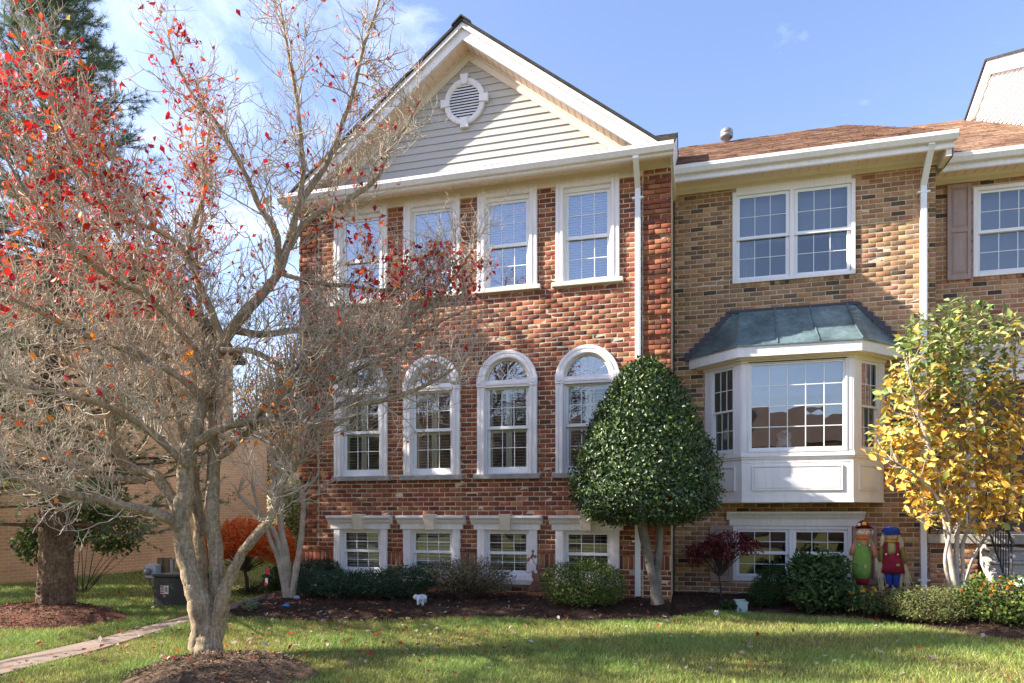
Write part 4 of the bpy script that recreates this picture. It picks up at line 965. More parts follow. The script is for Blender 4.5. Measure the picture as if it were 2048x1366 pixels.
def blob_points(lumps, n, shell=.55):
    """points through the outer volume of a union of ellipsoids; returns points and outward directions"""
    L_ = np.array([[*c, *r] for c, r in lumps]); vol = L_[:, 3]*L_[:, 4]*L_[:, 5]; vol = vol**.75
    k = rng.choice(len(L_), n*2, p=vol/vol.sum()); d = unit(rng.normal(size=(n*2, 3))); rad = shell+(1-shell)*rng.random(n*2)**.6
    rad = rad*(1+rng.normal(0, .05, n*2)); p = L_[k, :3]+d*L_[k, 3:]*rad[:, None]
    keep = np.ones(n*2, bool)
    for j in range(len(L_)):
        q = np.sum(((p-L_[j, :3])/L_[j, 3:])**2, 1); keep &= ~((q < .38) & (k != j))
    p, d = p[keep][:n], unit(d[keep][:n]/L_[k[keep][:n], 3:]); return p, d
def shrub(name, label, cat, base, lumps, n, ln, ratio, stops, weights, material, up=.4, stem='dstem', group=None, shell=.5, nst=14, rnd=.8, foliage='foliage', fold=.2, droop=.05, h0=0.0):
    o = thing(name, label, cat, base, group); base = np.array(base)
    lumps = [(np.array(c)+base, r) for c, r in lumps]; p, d = blob_points(lumps, n, shell)
    p = p[p[:, 2] > base[2]+.015]; d = d[:len(p)]; m = len(p)
    nn = unit(d+rng.normal(0, rnd, (m, 3))+np.array([0,0,up])); ax = unit(d+rng.normal(0, .7, (m, 3))+np.array([0,0,up*.6]))
    sz = ln*rng.uniform(.6, 1.3, m); v, f = leaf_quads(p, nn, ax, sz, sz*ratio, fold, droop)
    cols = shade_cols(m, stops, weights)
    make_obj(foliage, np_mesh(foliage, v, f, col=np.repeat(cols, 4, 0)), M[material], o, 'stuff')
    tip = p[rng.choice(m, nst*3)]; K = 6; s = np.linspace(0, 1, K)[None, :, None]
    b0 = base+rng.normal(0, .04 if h0 == 0 else .015, (len(tip), 3))*np.array([1,1,0])+np.array([0,0,h0-.05]); path = b0[:, None]*(1-s)+tip[:, None]*s+np.array([0,0,.12])*(s*(1-s))
    path = path+rng.normal(0, .015, path.shape)*np.sin(np.pi*s); rr = np.linspace(.010, .003, K)[None].repeat(len(tip), 0)
    v, f = tubes(path, rr, 4); make_obj('stems', np_mesh('stems', v, f), M[stem], o, 'stuff'); return o

# ------------------------------------------------------------------ flowering dogwood in front (bare, with red leaves left)
DEP = float(np.dot(DOG-EYE, np.array([-_s, _c, 0])))
def dogwood():
    tree = thing('dogwood_tree', 'multi-stemmed bare dogwood with scattered red leaves, in front of the red brick house', 'tree', DOG)
    # pixel x, pixel y, depth offset (m), radius in pixels; each limb starts on an earlier one
    limbs = {
     'trunk': [(416,1328,0,40),(417,1308,0,29),(417,1280,0,25),(417,1250,.02,24),(418,1222,.03,21),(418,1195,.04,16),(418,1178,.04,6)],
     'A': [(412,1300,0,24),(406,1245,-.03,27),(392,1190,-.02,24),(376,1135,-.05,21),(366,1075,-.06,20),(364,1010,-.06,19.5),(370,950,-.03,18.5),(384,880,0,17.5),(402,805,.05,16),(424,735,.08,15),(448,688,.1,14),(490,628,.12,12.5),(528,585,.15,11.5),(556,548,.18,10.5),(578,490,.2,9),(596,415,.2,7.8),(640,352,.2,6.6),(676,268,.2,5.6),(708,180,.2,4.6),(728,90,.2,3.6),(752,20,.2,2.6),(770,-40,.2,1.6)],
     'E': [(414,1270,.08,12),(413,1225,.12,16),(402,1140,.18,15),(397,1040,.22,13.5),(390,985,.25,11.5),(384,930,.28,10),(360,860,.32,8.5),(340,790,.38,7),(330,700,.42,5.5),(318,610,.46,4.4),(300,520,.5,3.4),(270,430,.5,2.4)],
     'Fs': [(422,1290,.04,16),(432,1225,.05,20),(434,1150,.08,18),(429,1075,.1,17),(427,980,.14,16),(429,905,.18,14),(424,820,.22,12),(420,760,.26,10),(412,690,.3,8),(398,600,.35,6.5),(392,520,.4,5),(404,430,.42,4),(410,340,.42,3),(402,260,.42,2)],
     'G': [(424,1262,-.02,12),(437,1208,-.05,16),(462,1150,-.08,13),(490,1098,-.1,12),(518,1062,-.1,11.5),(546,1012,-.1,10),(562,968,-.1,8),(584,936,-.1,6),(612,912,-.1,4.6),(650,870,-.1,3.4),(690,835,-.1,2.2)],
     'C': [(362,1062,-.05,13),(340,1040,-.12,12.5),(300,1026,-.25,12),(250,1012,-.4,11),(190,998,-.55,10),(130,990,-.7,9),(66,968,-.9,8),(0,944,-1.1,7),(-80,905,-1.3,5),(-160,850,-1.5,3)],
     'B': [(360,1040,.02,15),(338,992,.08,13.5),(308,950,.1,12.5),(262,936,.1,11.5),(226,886,.1,10.5),(216,836,.08,9),(196,780,.05,7.5),(150,730,0,6),(90,690,-.1,4.5),(20,655,-.2,3)],
     'D': [(290,968,.1,7),(245,958,.0,6.5),(205,955,-.1,6),(150,935,-.2,5),(90,905,-.3,4),(20,885,-.4,3)],
     'H': [(384,885,-.05,10),(415,868,-.1,9),(450,852,-.12,8.4),(500,842,-.12,7.8),(568,838,-.1,7),(632,826,-.05,6.2),(700,806,0,5.4),(765,800,.05,4.6),(830,780,.1,3.8),(885,752,.12,2.8),(925,722,.15,1.8)],
     'I': [(430,920,.14,7.5),(462,894,.1,7),(500,860,.08,6.5),(530,812,.08,5),(575,760,.1,4),(620,700,.12,3),(655,640,.15,2)],
     'K1': [(449,686,.1,8),(422,620,.05,7.4),(392,545,0,6.6),(377,498,0,6),(392,440,.02,5),(408,385,.05,4),(411,328,.05,3),(420,250,.08,2)],
     'K2': [(392,548,0,5),(350,482,-.1,4.6),(300,455,-.2,4.2),(258,440,-.3,3.8),(215,385,-.4,3.2),(170,330,-.5,2.6),(120,250,-.6,1.8)],
     'Q': [(556,548,.18,7.2),(553,472,.1,6.6),(520,414,.05,6),(493,352,0,5.4),(460,290,-.05,4.8),(434,246,-.1,4.2),(380,180,-.15,3.2),(352,128,-.2,2.4),(336,74,-.2,1.6)],
     'R': [(596,415,.2,5.4),(606,340,.15,5),(600,262,.1,4.4),(590,176,.05,3.6),(574,92,0,2.8),(560,10,0,2)],
     'T': [(578,492,.22,7.4),(628,432,.3,6.6),(700,398,.4,5.8),(750,360,.5,5),(778,300,.55,4),(812,250,.6,3),(840,200,.6,1.8)],
     'U': [(560,545,.2,5),(620,562,.3,4.6),(690,572,.4,4),(760,580,.5,3.4),(810,575,.55,2.8),(860,548,.6,2)],
     'V': [(470,660,.15,8),(520,668,.2,7),(590,660,.3,6.2),(660,668,.4,5.6),(730,662,.5,5),(800,655,.6,4.2),(850,620,.65,3.6),(900,565,.7,2.8),(945,500,.7,1.8)],
     'W': [(440,700,.05,6.5),(500,702,.0,6),(570,735,0,5.4),(640,770,.05,4.6),(720,735,.1,4.2),(790,705,.2,3.8),(850,660,.3,3),(930,620,.35,1.8)],
     'X': [(405,800,.02,8.5),(345,745,-.15,7.6),(270,705,-.35,6.8),(190,680,-.6,6),(110,640,-.9,5),(30,600,-1.2,4),(-50,560,-1.4,2.6)],
     'Y': [(420,745,.05,7),(360,660,-.15,6.4),(300,600,-.4,5.8),(230,560,-.7,5.2),(150,500,-1.0,4.4),(70,410,-1.25,3.6),(10,310,-1.4,2.8),(-30,220,-1.4,1.8)],
     'Z': [(376,930,-.1,8),(310,870,-.35,7.2),(230,820,-.6,6.4),(140,790,-.9,5.6),(50,770,-1.2,4.6),(-50,740,-1.5,3)],
     'Z2': [(300,600,-.4,4.4),(250,500,-.6,4),(200,400,-.75,3.4),(150,310,-.85,2.8),(100,200,-.95,2.2),(60,110,-1,1.6)],
     'Z3': [(330,840,.35,5.5),(270,760,.4,5),(220,660,.45,4.4),(180,560,.45,3.6),(120,480,.4,2.8),(60,440,.3,1.8)],
     'Z4': [(222,882,.1,6),(150,860,.0,5.4),(70,842,-.2,4.6),(0,830,-.4,3.6),(-70,815,-.5,2.4)],
     'Z5': [(500,842,-.12,4.4),(545,800,-.1,4),(600,770,-.08,3.6),(660,745,-.05,3.2),(720,690,0,2.6),(760,640,0,1.8)],
    }
    thin = {'A': .84, 'Fs': .80, 'G': .82, 'E': .85, 'C': .85, 'B': .85}
    W = {}
    for k, pts in limbs.items():
        P = np.array([[*atZ(x, y, DEP+dz), r*thin.get(k, 1.0)*(DEP+dz)/F_PX] for x, y, dz, r in pts]); W[k] = spline(P, max(10, int(4*len(pts))))
    big, small = [], []
    for k, q in W.items():
        n = len(q); p = q[:, :3].copy()
        if k != 'trunk': p += np.stack([np.convolve(rng.normal(0, 1, n+4), np.ones(5)/5, 'valid') for _ in range(3)], 1)*q[:, 3:4]*.5
        r = q[:, 3]*(1+.05*rng.normal(size=n)); q[:, :3] = p
        (big.append(ridged(p, np.maximum(r, .0035), 36, .028, len(big))) if q[1, 3] > .05 else small.append(tubes(p[None], np.maximum(r, .0035)[None], 8)))
    tr = W['trunk']; ang = np.arange(14)*2*np.pi/14                     # root flare
    v, f = cat_mesh(big)
    make_obj('trunk', np_mesh('trunk', v, f, smooth=True), M['bark'], tree)
    v, f = cat_mesh(small); make_obj('limbs', np_mesh('limbs', v, f, smooth=True), M['bark'], tree)
    # twigs: three generations growing off the limbs
    def grow(starts, dirs, lens, K, up, wig):
        N = len(starts); P = np.zeros((N, K, 3)); P[:, 0] = starts; d = unit(dirs); st = (lens/(K-1))[:, None]
        for i in range(1, K):
            d = unit(d+rng.normal(0, wig, (N, 3))+np.array([0, 0, up])); P[:, i] = P[:, i-1]+d*st
        return P
    st, dr, ln, ra = [], [], [], []
    for k, q in W.items():
        if k == 'trunk': continue
        seg = np.r_[0, np.cumsum(np.linalg.norm(np.diff(q[:, :3], axis=0), axis=1))]; Lk = seg[-1]
        s0 = {'A': 2.7, 'E': 1.6, 'Fs': 1.9, 'G': 1.3, 'C': .5, 'B': .7}.get(k, .25); s = s0
        T = unit(np.gradient(q[:, :3], axis=0))
        while s < Lk:
            i = min(np.searchsorted(seg, s), len(q)-1); r = q[i, 3]; fr = s/Lk
            side = unit(np.cross(T[i], rng.normal(size=3)))
            st.append(q[i, :3]); dr.append(T[i]*rng.uniform(.25, 1.0)+side*rng.uniform(.6, 1.1)+np.array([0,0,.25])); ln.append(rng.uniform(.35, .95)*(1.1-.45*fr)); ra.append(min(r*.55, rng.uniform(.006, .0105)))
            s += rng.uniform(.045, .10)*{'Q': 1.7, 'R': 1.8, 'T': 1.6, 'K1': 1.6, 'A': 1.5, 'K2': 1.3, 'Fs': 1.3, 'C': 1.5, 'D': 1.3, 'Z4': 1.3, 'Z': 1.2, 'B': 1.2}.get(k, 1.0)
    st, dr, ln, ra = map(np.array, (st, dr, ln, ra)); parts = []
    P1 = grow(st, dr, ln, 8, .05, .20); parts.append(tubes(P1, ra[:, None]*np.linspace(1, .45, 8)[None], 5))
    def children(P, R, m, lmin, lmax, K, up, wig, out_):
        N, Kp, _ = P.shape; j = rng.integers(1, Kp, (N, m)); base = P[np.arange(N)[:, None], j].reshape(-1, 3)
        t = unit(P[np.arange(N)[:, None], np.minimum(j+1, Kp-1)]-P[np.arange(N)[:, None], j-1]).reshape(-1, 3)
        side = unit(np.cross(t, rng.normal(size=t.shape))); d = t*rng.uniform(.3, 1, (len(t), 1))+side*out_+np.array([0,0,.22])
        Ln = rng.uniform(lmin, lmax, len(t)); return grow(base, d, Ln, K, up, wig), np.repeat(R, m)*.62
    P2, R2 = children(P1, ra, 8, .14, .48, 6, .10, .24, .9); R2 = np.maximum(R2, .0031); parts.append(tubes(P2, R2[:, None]*np.linspace(1, .6, 6)[None], 4))
    P3, R3 = children(P2, R2, 4, .06, .20, 5, .16, .26, .8); R3 = np.maximum(R3*.9, .0023); parts.append(tubes(P3, R3[:, None]*np.linspace(1, .75, 5)[None], 3))
    v, f = cat_mesh(parts); make_obj('twigs', np_mesh('twigs', v, f), M['twig'], tree, 'stuff')
    # leaves
    tips = np.concatenate([P3[:, -1], P2[:, -1], P3[:, 2]]); px, py = proj(tips); pr = np.full(len(tips), .012)
    def reg(x0, x1, y0, y1, p): pr[(px > x0) & (px < x1) & (py > y0) & (py < y1)] = p
    reg(-200, 420, -50, 640, .10); reg(-200, 300, 60, 420, .24); reg(-200, 330, 200, 560, .22); reg(260, 450, 150, 420, .16); reg(420, 640, 280, 600, .05)
    reg(540, 800, -60, 260, .05); reg(660, 780, 430, 500, .34); reg(700, 990, 480, 600, .22); reg(470, 620, 780, 900, .05); reg(640, 760, 330, 430, .07)
    k = np.where(rng.random(len(tips)) < pr)[0]; c = tips[k]; m = len(k)
    nn = unit(rng.normal(size=(m, 3))); ax = unit(rng.normal(0, .55, (m, 3))+np.array([0,0,-.7])); sz = rng.uniform(.045, .095, m)
    cols = shade_cols(m, [(.60,.028,.022),(.42,.018,.03),(.74,.10,.02),(.80,.22,.02),(.26,.02,.03)], [5,3,2.4,.9,1.2], .15)
    yy = py[k]; orange = (yy > 640) & (rng.random(m) < .8); cols[orange] = shade_cols(int(orange.sum()), [(.85,.26,.02),(.75,.14,.02)], [2,1], .1)
    dd = np.linalg.norm(c-EYE, axis=1)/sz; o_ = np.argsort(dd); ind, rest = o_[:300], o_[300:]
    v, f = leaf_quads(c[rest], nn[rest], ax[rest], sz[rest], sz[rest]*.62, .22, .2)
    make_obj('leaves', np_mesh('leaves', v, f, col=np.repeat(cols[rest], 4, 0)), M['leaf'], tree, 'stuff')
    place_leaves(tree, c[ind], nn[ind], ax[ind], sz[ind], .62, cols[ind])
def place_leaves(tree, c, nn, ax, sz, ratio, cols, mt='leaf'):
    protos = []
    for i in range(5):                                              # a small curled leaf with a midrib, unit length
        vs = []; n = 6; cv = random.uniform(.05, .3)
        for k in range(n+1):
            s = k/n; w_ = ratio/2*math.sin(math.pi*min(1, s*.93+.05))**.8; z = -cv*s*s
            vs += [(s, -w_, z+.22*w_), (s, 0, z), (s, w_, z+.22*w_*random.uniform(.5, 1.6))]
        f = [(3*k+a, 3*k+3+a, 3*k+4+a, 3*k+1+a) for k in range(n) for a in (0, 1)]
        me = np_mesh('leaf', np.array(vs), np.array(f), col=np.ones(3)); me.materials.append(M[mt]); protos.append(me)
    a = unit(ax-nn*np.sum(ax*nn, 1, keepdims=True)); b = np.cross(nn, a)
    for i in range(len(c)):
        o = bpy.data.objects.new('leaf', protos[i % 5]); C.objects.link(o); adopt(o, tree)
        R = Matrix(((a[i][0], b[i][0], nn[i][0]), (a[i][1], b[i][1], nn[i][1]), (a[i][2], b[i][2], nn[i][2]))).to_4x4()
        o.matrix_basis = Matrix.Translation(c[i]) @ R @ Matrix.Scale(float(sz[i]), 4); o.color = (*cols[i], 1)
dogwood()

# ------------------------------------------------------------------ pines
def pine(base, height, r0, label, seed, nwh, spread, dens=1.0, zmin=1.9, needle=.13, lean=(0, 0)):
    global rng
    keep = rng; rng = np.random.default_rng(seed); tree = thing('pine_tree', label, 'tree', base, 'evergreen trees'); base = np.array(base, float)
    zz = np.linspace(-.25, height, 26); P = np.stack([base[0]+lean[0]*zz/height+.03*np.sin(zz*.9), base[1]+lean[1]*zz/height+.03*np.cos(zz*1.1), base[2]+zz], 1)
    rr = r0*(1-.93*np.clip(zz/height, 0, 1))**.85; rr[0] *= 1.35; rr[1] *= 1.1
    v, f = ridged(P, rr, 64, .06, seed)
    make_obj('trunk', np_mesh('trunk', v, f, smooth=True), M['pbark'], tree)
    bs, bd, bl = [], [], []
    for k in range(nwh):
        z = zmin+(height-zmin)*(k/nwh)**.95; n = rng.integers(4, 7); a0 = rng.random()*6.28; fr = (z-zmin)/(height-zmin)
        Lb = spread*(1-fr)**.75*(.55+.45*min(1, fr*5+.4))+.25
        for j in range(n):
            a = a0+j*6.28/n+rng.normal(0, .2); bs.append((np.interp(z, zz, P[:, 0]), np.interp(z, zz, P[:, 1]), base[2]+z)); bd.append((math.cos(a), math.sin(a), .05+.55*fr)); bl.append(Lb*rng.uniform(.7, 1.15))
    bs, bd, bl = np.array(bs), unit(np.array(bd)), np.array(bl); N = len(bs); K = 8; B = np.zeros((N, K, 3)); B[:, 0] = bs; d = bd.copy()
    for i in range(1, K): d = unit(d+rng.normal(0, .07, (N, 3))+np.array([0,0,.05 if i > 3 else -.03])); B[:, i] = B[:, i-1]+d*(bl/(K-1))[:, None]
    parts = [tubes(B, np.maximum(.005, .010+.012*bl)[:, None]*np.linspace(1, .3, K)[None], 5)]
    m = int(9*dens); j = rng.integers(2, K, (N, m)); c0 = B[np.arange(N)[:, None], j].reshape(-1, 3)
    t = unit(B[np.arange(N)[:, None], j]-B[np.arange(N)[:, None], j-1]).reshape(-1, 3); sd = unit(np.cross(t, np.array([0,0,1]))+rng.normal(0, .45, t.shape)); sg = rng.choice([-1, 1], (len(t), 1))
    dirs = unit(t*.8+sd*sg*.8+np.array([0,0,.15])); ls = np.repeat(bl, m)*rng.uniform(.14, .34, len(t))+.08; s = np.linspace(0, 1, 5)[None, :, None]
    Tw = c0[:, None]+dirs[:, None]*ls[:, None, None]*s+np.array([0,0,.10])*ls[:, None, None]*s*s; parts.append(tubes(Tw, np.full((len(t), 5), .004), 3))
    v, f = cat_mesh(parts); make_obj('branches', np_mesh('branches', v, f), M['pbark'], tree, 'stuff')
    ends = np.concatenate([Tw[:, -1], Tw[:, 3], Tw[:, 2], B[:, -1], B[:, -2]]); ed = np.concatenate([dirs, dirs, dirs, d, d]); q = int(16*dens); M_ = len(ends)
    cc = np.repeat(ends, q, 0)+rng.normal(0, .012, (M_*q, 3)); nd = unit(np.repeat(ed, q, 0)*.9+rng.normal(0, .62, (M_*q, 3))+np.array([0,0,.12]))
    Ln = needle*rng.uniform(.7, 1.2, len(cc)); w_ = unit(np.cross(nd, rng.normal(size=nd.shape)))*.0032
    V = np.stack([cc-w_, cc+w_, cc+nd*Ln[:, None]], 1).reshape(-1, 3); Fc = np.arange(len(V)).reshape(-1, 3)
    cols = shade_cols(M_, [(.13,.19,.10),(.17,.23,.10),(.09,.15,.10),(.26,.28,.13)], [4,3,3,1.2], .15)
    make_obj('needles', np_mesh('needles', V, Fc, col=np.repeat(np.repeat(cols, q, 0), 3, 0)), M['needle'], tree, 'stuff'); rng = keep
pine(PINE, 9.6, .24, 'tall pine with a thick brown trunk on the mulch mound, behind the dogwood', 11, 32, 2.45, 1.45, 1.35)

# ------------------------------------------------------------------ clipped holly tree
def holly():
    b = ground(1316, 1206, .15); b = np.array([5.93, -.62, float(bed_z(5.93, -.62))])
    tree = thing('holly_tree', 'glossy dark green egg-shaped holly clipped as a tree on two pale stems', 'tree', b)
    Zd = float(np.dot(b-EYE, np.array([-_s, _c, 0]))); mk = lambda x, y, dz=0: atZ(x, y, Zd+dz)
    parts = []
    for pts in ([(1314,1208,0,17),(1310,1180,0,12),(1302,1140,0,11),(1292,1090,0,12),(1284,1050,0,12),(1290,1000,0,10),(1300,930,0,7)], [(1316,1208,.02,16),(1314,1180,.02,11),(1314,1140,.02,10.5),(1318,1100,.02,9.5),(1319,1050,.02,9),(1312,990,.02,7),(1316,900,.02,5)]):
        q = spline(np.array([[*mk(x, y, dz), r*.8*Zd/F_PX] for x, y, dz, r in pts]), 26); parts.append(tubes(q[None, :, :3], q[None, :, 3], 12))
    v, f = cat_mesh(parts); v = v+rng.normal(0, .0025, v.shape); make_obj('trunk', np_mesh('trunk', v, f, smooth=True), M['hollybark'], tree)
    prof = [(718,14),(730,34),(760,62),(800,84),(850,108),(900,130),(950,143),(985,148),(1010,140),(1035,118),(1050,70)]   # (pixel y, half width px)
    yy = np.array([p[0] for p in prof]); hw = np.array([p[1] for p in prof]); n = 30000
    y = yy[0]+(yy[-1]-yy[0])*rng.random(n*2); keep = rng.random(n*2) < np.interp(y, yy, hw)/150; y = y[keep][:n]; n = len(y)
    a = rng.random(n)*2*np.pi; lump = 1+.05*np.sin(a*5+y*.05)+.04*np.sin(a*9-y*.09)+.03*np.sin(y*.2+a*3)
    rr = np.interp(y, yy, hw)*Zd/F_PX*(.60+.40*rng.random(n)**.45)*lump*(1+rng.normal(0, .025, n)); xc = mk(1290, 900)
    zc = CZ+(YH-y)*Zd/F_PX; p = np.stack([xc[0]+rr*np.cos(a), xc[1]+rr*np.sin(a), zc+rng.normal(0, .02, n)], 1)
    sl_ = np.gradient(np.interp(np.arange(718, 1051), yy, hw)); tz = -np.interp(y, np.arange(718, 1051), sl_)
    out_ = unit(np.stack([np.cos(a), np.sin(a), -tz*-1.0], 1)); nn = unit(out_+rng.normal(0, .55, (n, 3))+np.array([0,0,.25])); ax = unit(rng.normal(0, .8, (n, 3))+out_*.4+np.array([0,0,.2]))
    sz = rng.uniform(.04, .075, n); v, f = leaf_quads(p, nn, ax, sz, sz*.62, .18, .15)
    cols = shade_cols(n, [(.04,.075,.026),(.055,.10,.03),(.09,.14,.035),(.026,.05,.02),(.18,.23,.05)], [4,4,2.5,2.5,.8], .15)
    make_obj('crown', np_mesh('crown', v, f, col=np.repeat(cols, 4, 0)), M['gloss'], tree, 'stuff')
    K = 6; s = np.linspace(0, 1, K)[None, :, None]; m = 90; tip = p[rng.choice(n, m)]; b0 = np.stack([np.full(m, xc[0]), np.full(m, xc[1]), np.minimum(tip[:, 2]-.1, 2.9)], 1); b0[:, 2] = np.maximum(b0[:, 2], 1.35)
    path = b0[:, None]*(1-s)+tip[:, None]*s; v, f = tubes(path, np.linspace(.016, .004, K)[None].repeat(m, 0), 4); make_obj('boughs', np_mesh('boughs', v, f), M['dstem'], tree, 'stuff')
holly()

# ------------------------------------------------------------------ shrubs in the bed
def bz(x, y, d=0.0): return (x, y, float(bed_z(x, y))+d)
shrub('juniper_shrub', 'low dark green spreading juniper below the two leftmost lower windows', 'shrub', bz(1.1, -.85),
      [((-.95,-.05,.20),(.38,.35,.26)),((-.45,-.1,.22),(.55,.45,.24)),((.15,-.05,.24),(.55,.42,.25)),((.65,0,.28),(.48,.38,.27)),((.95,.1,.34),(.28,.3,.24))], 20000, .055, .22, [(.033,.075,.042),(.053,.105,.048),(.075,.135,.075),(.022,.045,.030)], [4,4,2,3], 'needle', up=.7, shell=.35, group='shrubs in the bed')
shrub('juniper_shrub', 'small dark green juniper against the wall behind the left end of the long juniper', 'shrub', bz(-.15, -.28), [((-.1,0,.30),(.42,.24,.26)),((.15,0,.36),(.3,.2,.22))], 7000, .05, .22, [(.022,.05,.028),(.03,.06,.03),(.015,.03,.02)], [4,4,3], 'needle', up=.6, shell=.35, group='shrubs in the bed')
shrub('azalea_shrub', 'thin grey brown azalea shrub between the second and third lower windows', 'shrub', bz(2.78, -.62), [((-.35,0,.36),(.42,.36,.30)),((.1,0,.42),(.5,.38,.30)),((.48,.05,.34),(.34,.32,.28))], 7500, .034, .45, [(.224,.196,.105),(.280,.238,.168),(.154,.161,.063),(.364,.266,.182),(.126,.140,.070)], [4,3,3,1.5,2], 'leaf', up=.4, shell=.25, nst=60, group='shrubs in the bed')
shrub('boxwood_shrub', 'rounded leafy green shrub under the fourth lower window', 'shrub', bz(4.72, -.72), [((-.3,0,.34),(.38,.38,.34)),((.12,0,.44),(.44,.4,.32)),((.38,.02,.32),(.33,.34,.32)),((0,-.12,.24),(.5,.36,.24))], 11000, .036, .5, [(.093,.145,.034),(.136,.196,.043),(.060,.102,.031),(.221,.272,.060),(.204,.153,.068)], [4,4,3,1.5,.8], 'leaf', up=.5, shell=.35, nst=24, group='shrubs in the bed')
shrub('boxwood_shrub', 'rounded dark green shrub right of the planter box, below the low twin window', 'shrub', bz(7.62, .55), [((0,0,.32),(.30,.28,.34)),((.05,0,.52),(.22,.22,.2)),((-.15,-.05,.2),(.24,.22,.2))], 6500, .038, .36, [(.042,.087,.025),(.063,.119,.031),(.028,.056,.020),(.112,.168,.042)], [4,3,3,.8], 'leaf', up=.6, shell=.35, group='shrubs in the bed')
shrub('leafy_shrub', 'large leaved green shrub directly left of the scarecrows', 'shrub', bz(8.32, .35), [((-.1,0,.46),(.42,.36,.38)),((.12,0,.70),(.34,.3,.24)),((-.25,.02,.72),(.2,.2,.16)),((.25,-.08,.3),(.34,.3,.28)),((-.12,-.18,.2),(.3,.26,.22))], 2600, .115, .36, [(.063,.119,.039),(.091,.161,.049),(.042,.077,.028),(.154,.224,.070)], [4,4,3,1], 'leaf', up=.9, shell=.35, nst=20, group='shrubs in the bed')
shrub('lantana_plant', 'low straggly green plant with small yellow flowers below the scarecrows', 'plant', bz(9.15, .05), [((-.25,0,.14),(.34,.3,.16)),((.2,.05,.16),(.32,.28,.16)),((0,-.2,.10),(.42,.28,.13))], 2200, .055, .55, [(.077,.119,.035),(.056,.084,.031),(.140,.182,.049)], [4,3,2], 'leaf', up=.7, shell=.3, nst=24, group='shrubs in the bed')
shrub('azalea_shrub', 'rounded pale green small-leaved shrub below the yellowing tree', 'shrub', bz(9.62, -.42), [((-.12,0,.24),(.48,.40,.25)),((.25,.05,.27),(.36,.34,.23)),((0,-.15,.17),(.5,.36,.17))], 8500, .034, .42, [(.175,.200,.062),(.237,.250,.094),(.112,.138,.044),(.300,.300,.125),(.250,.163,.075)], [4,3,3,1.4,.6], 'leaf', up=.6, shell=.35, nst=30, group='shrubs in the bed')
shrub('lantana_plant', 'bright green plant with orange and yellow flowers at the foot of the stair', 'plant', bz(10.42, -.55), [((-.2,0,.26),(.34,.32,.28)),((.25,.05,.34),(.34,.3,.28)),((.1,-.2,.16),(.45,.3,.18)),((-.1,.3,.42),(.2,.2,.2))], 3000, .06, .58, [(.11,.16,.035),(.16,.21,.045),(.07,.10,.028),(.22,.26,.06)], [4,3,2,1], 'leaf', up=.8, shell=.3, nst=24, group='shrubs in the bed')
shrub('nandina_shrub', 'small dark green shrub beside the crape myrtle stems by the path', 'shrub', (-1.15, -.1, -.15), [((0,0,.28),(.26,.26,.3)),((.1,.05,.42),(.18,.18,.2))], 2600, .05, .35, [(.035,.06,.018),(.05,.09,.022),(.09,.12,.03)], [4,3,1], 'leaf', up=.7, shell=.3, group='shrubs in the bed')
shrub('sedum_plant', 'pale grey green clump at the corner of the bed next to the path', 'plant', bz(-.45, -1.85), [((0,0,.08),(.15,.12,.10)),((.12,-.15,.05),(.14,.12,.08))], 500, .045, .5, [(.25,.30,.17),(.18,.23,.11)], [2,1], 'leaf', up=.8, shell=.2, nst=4)

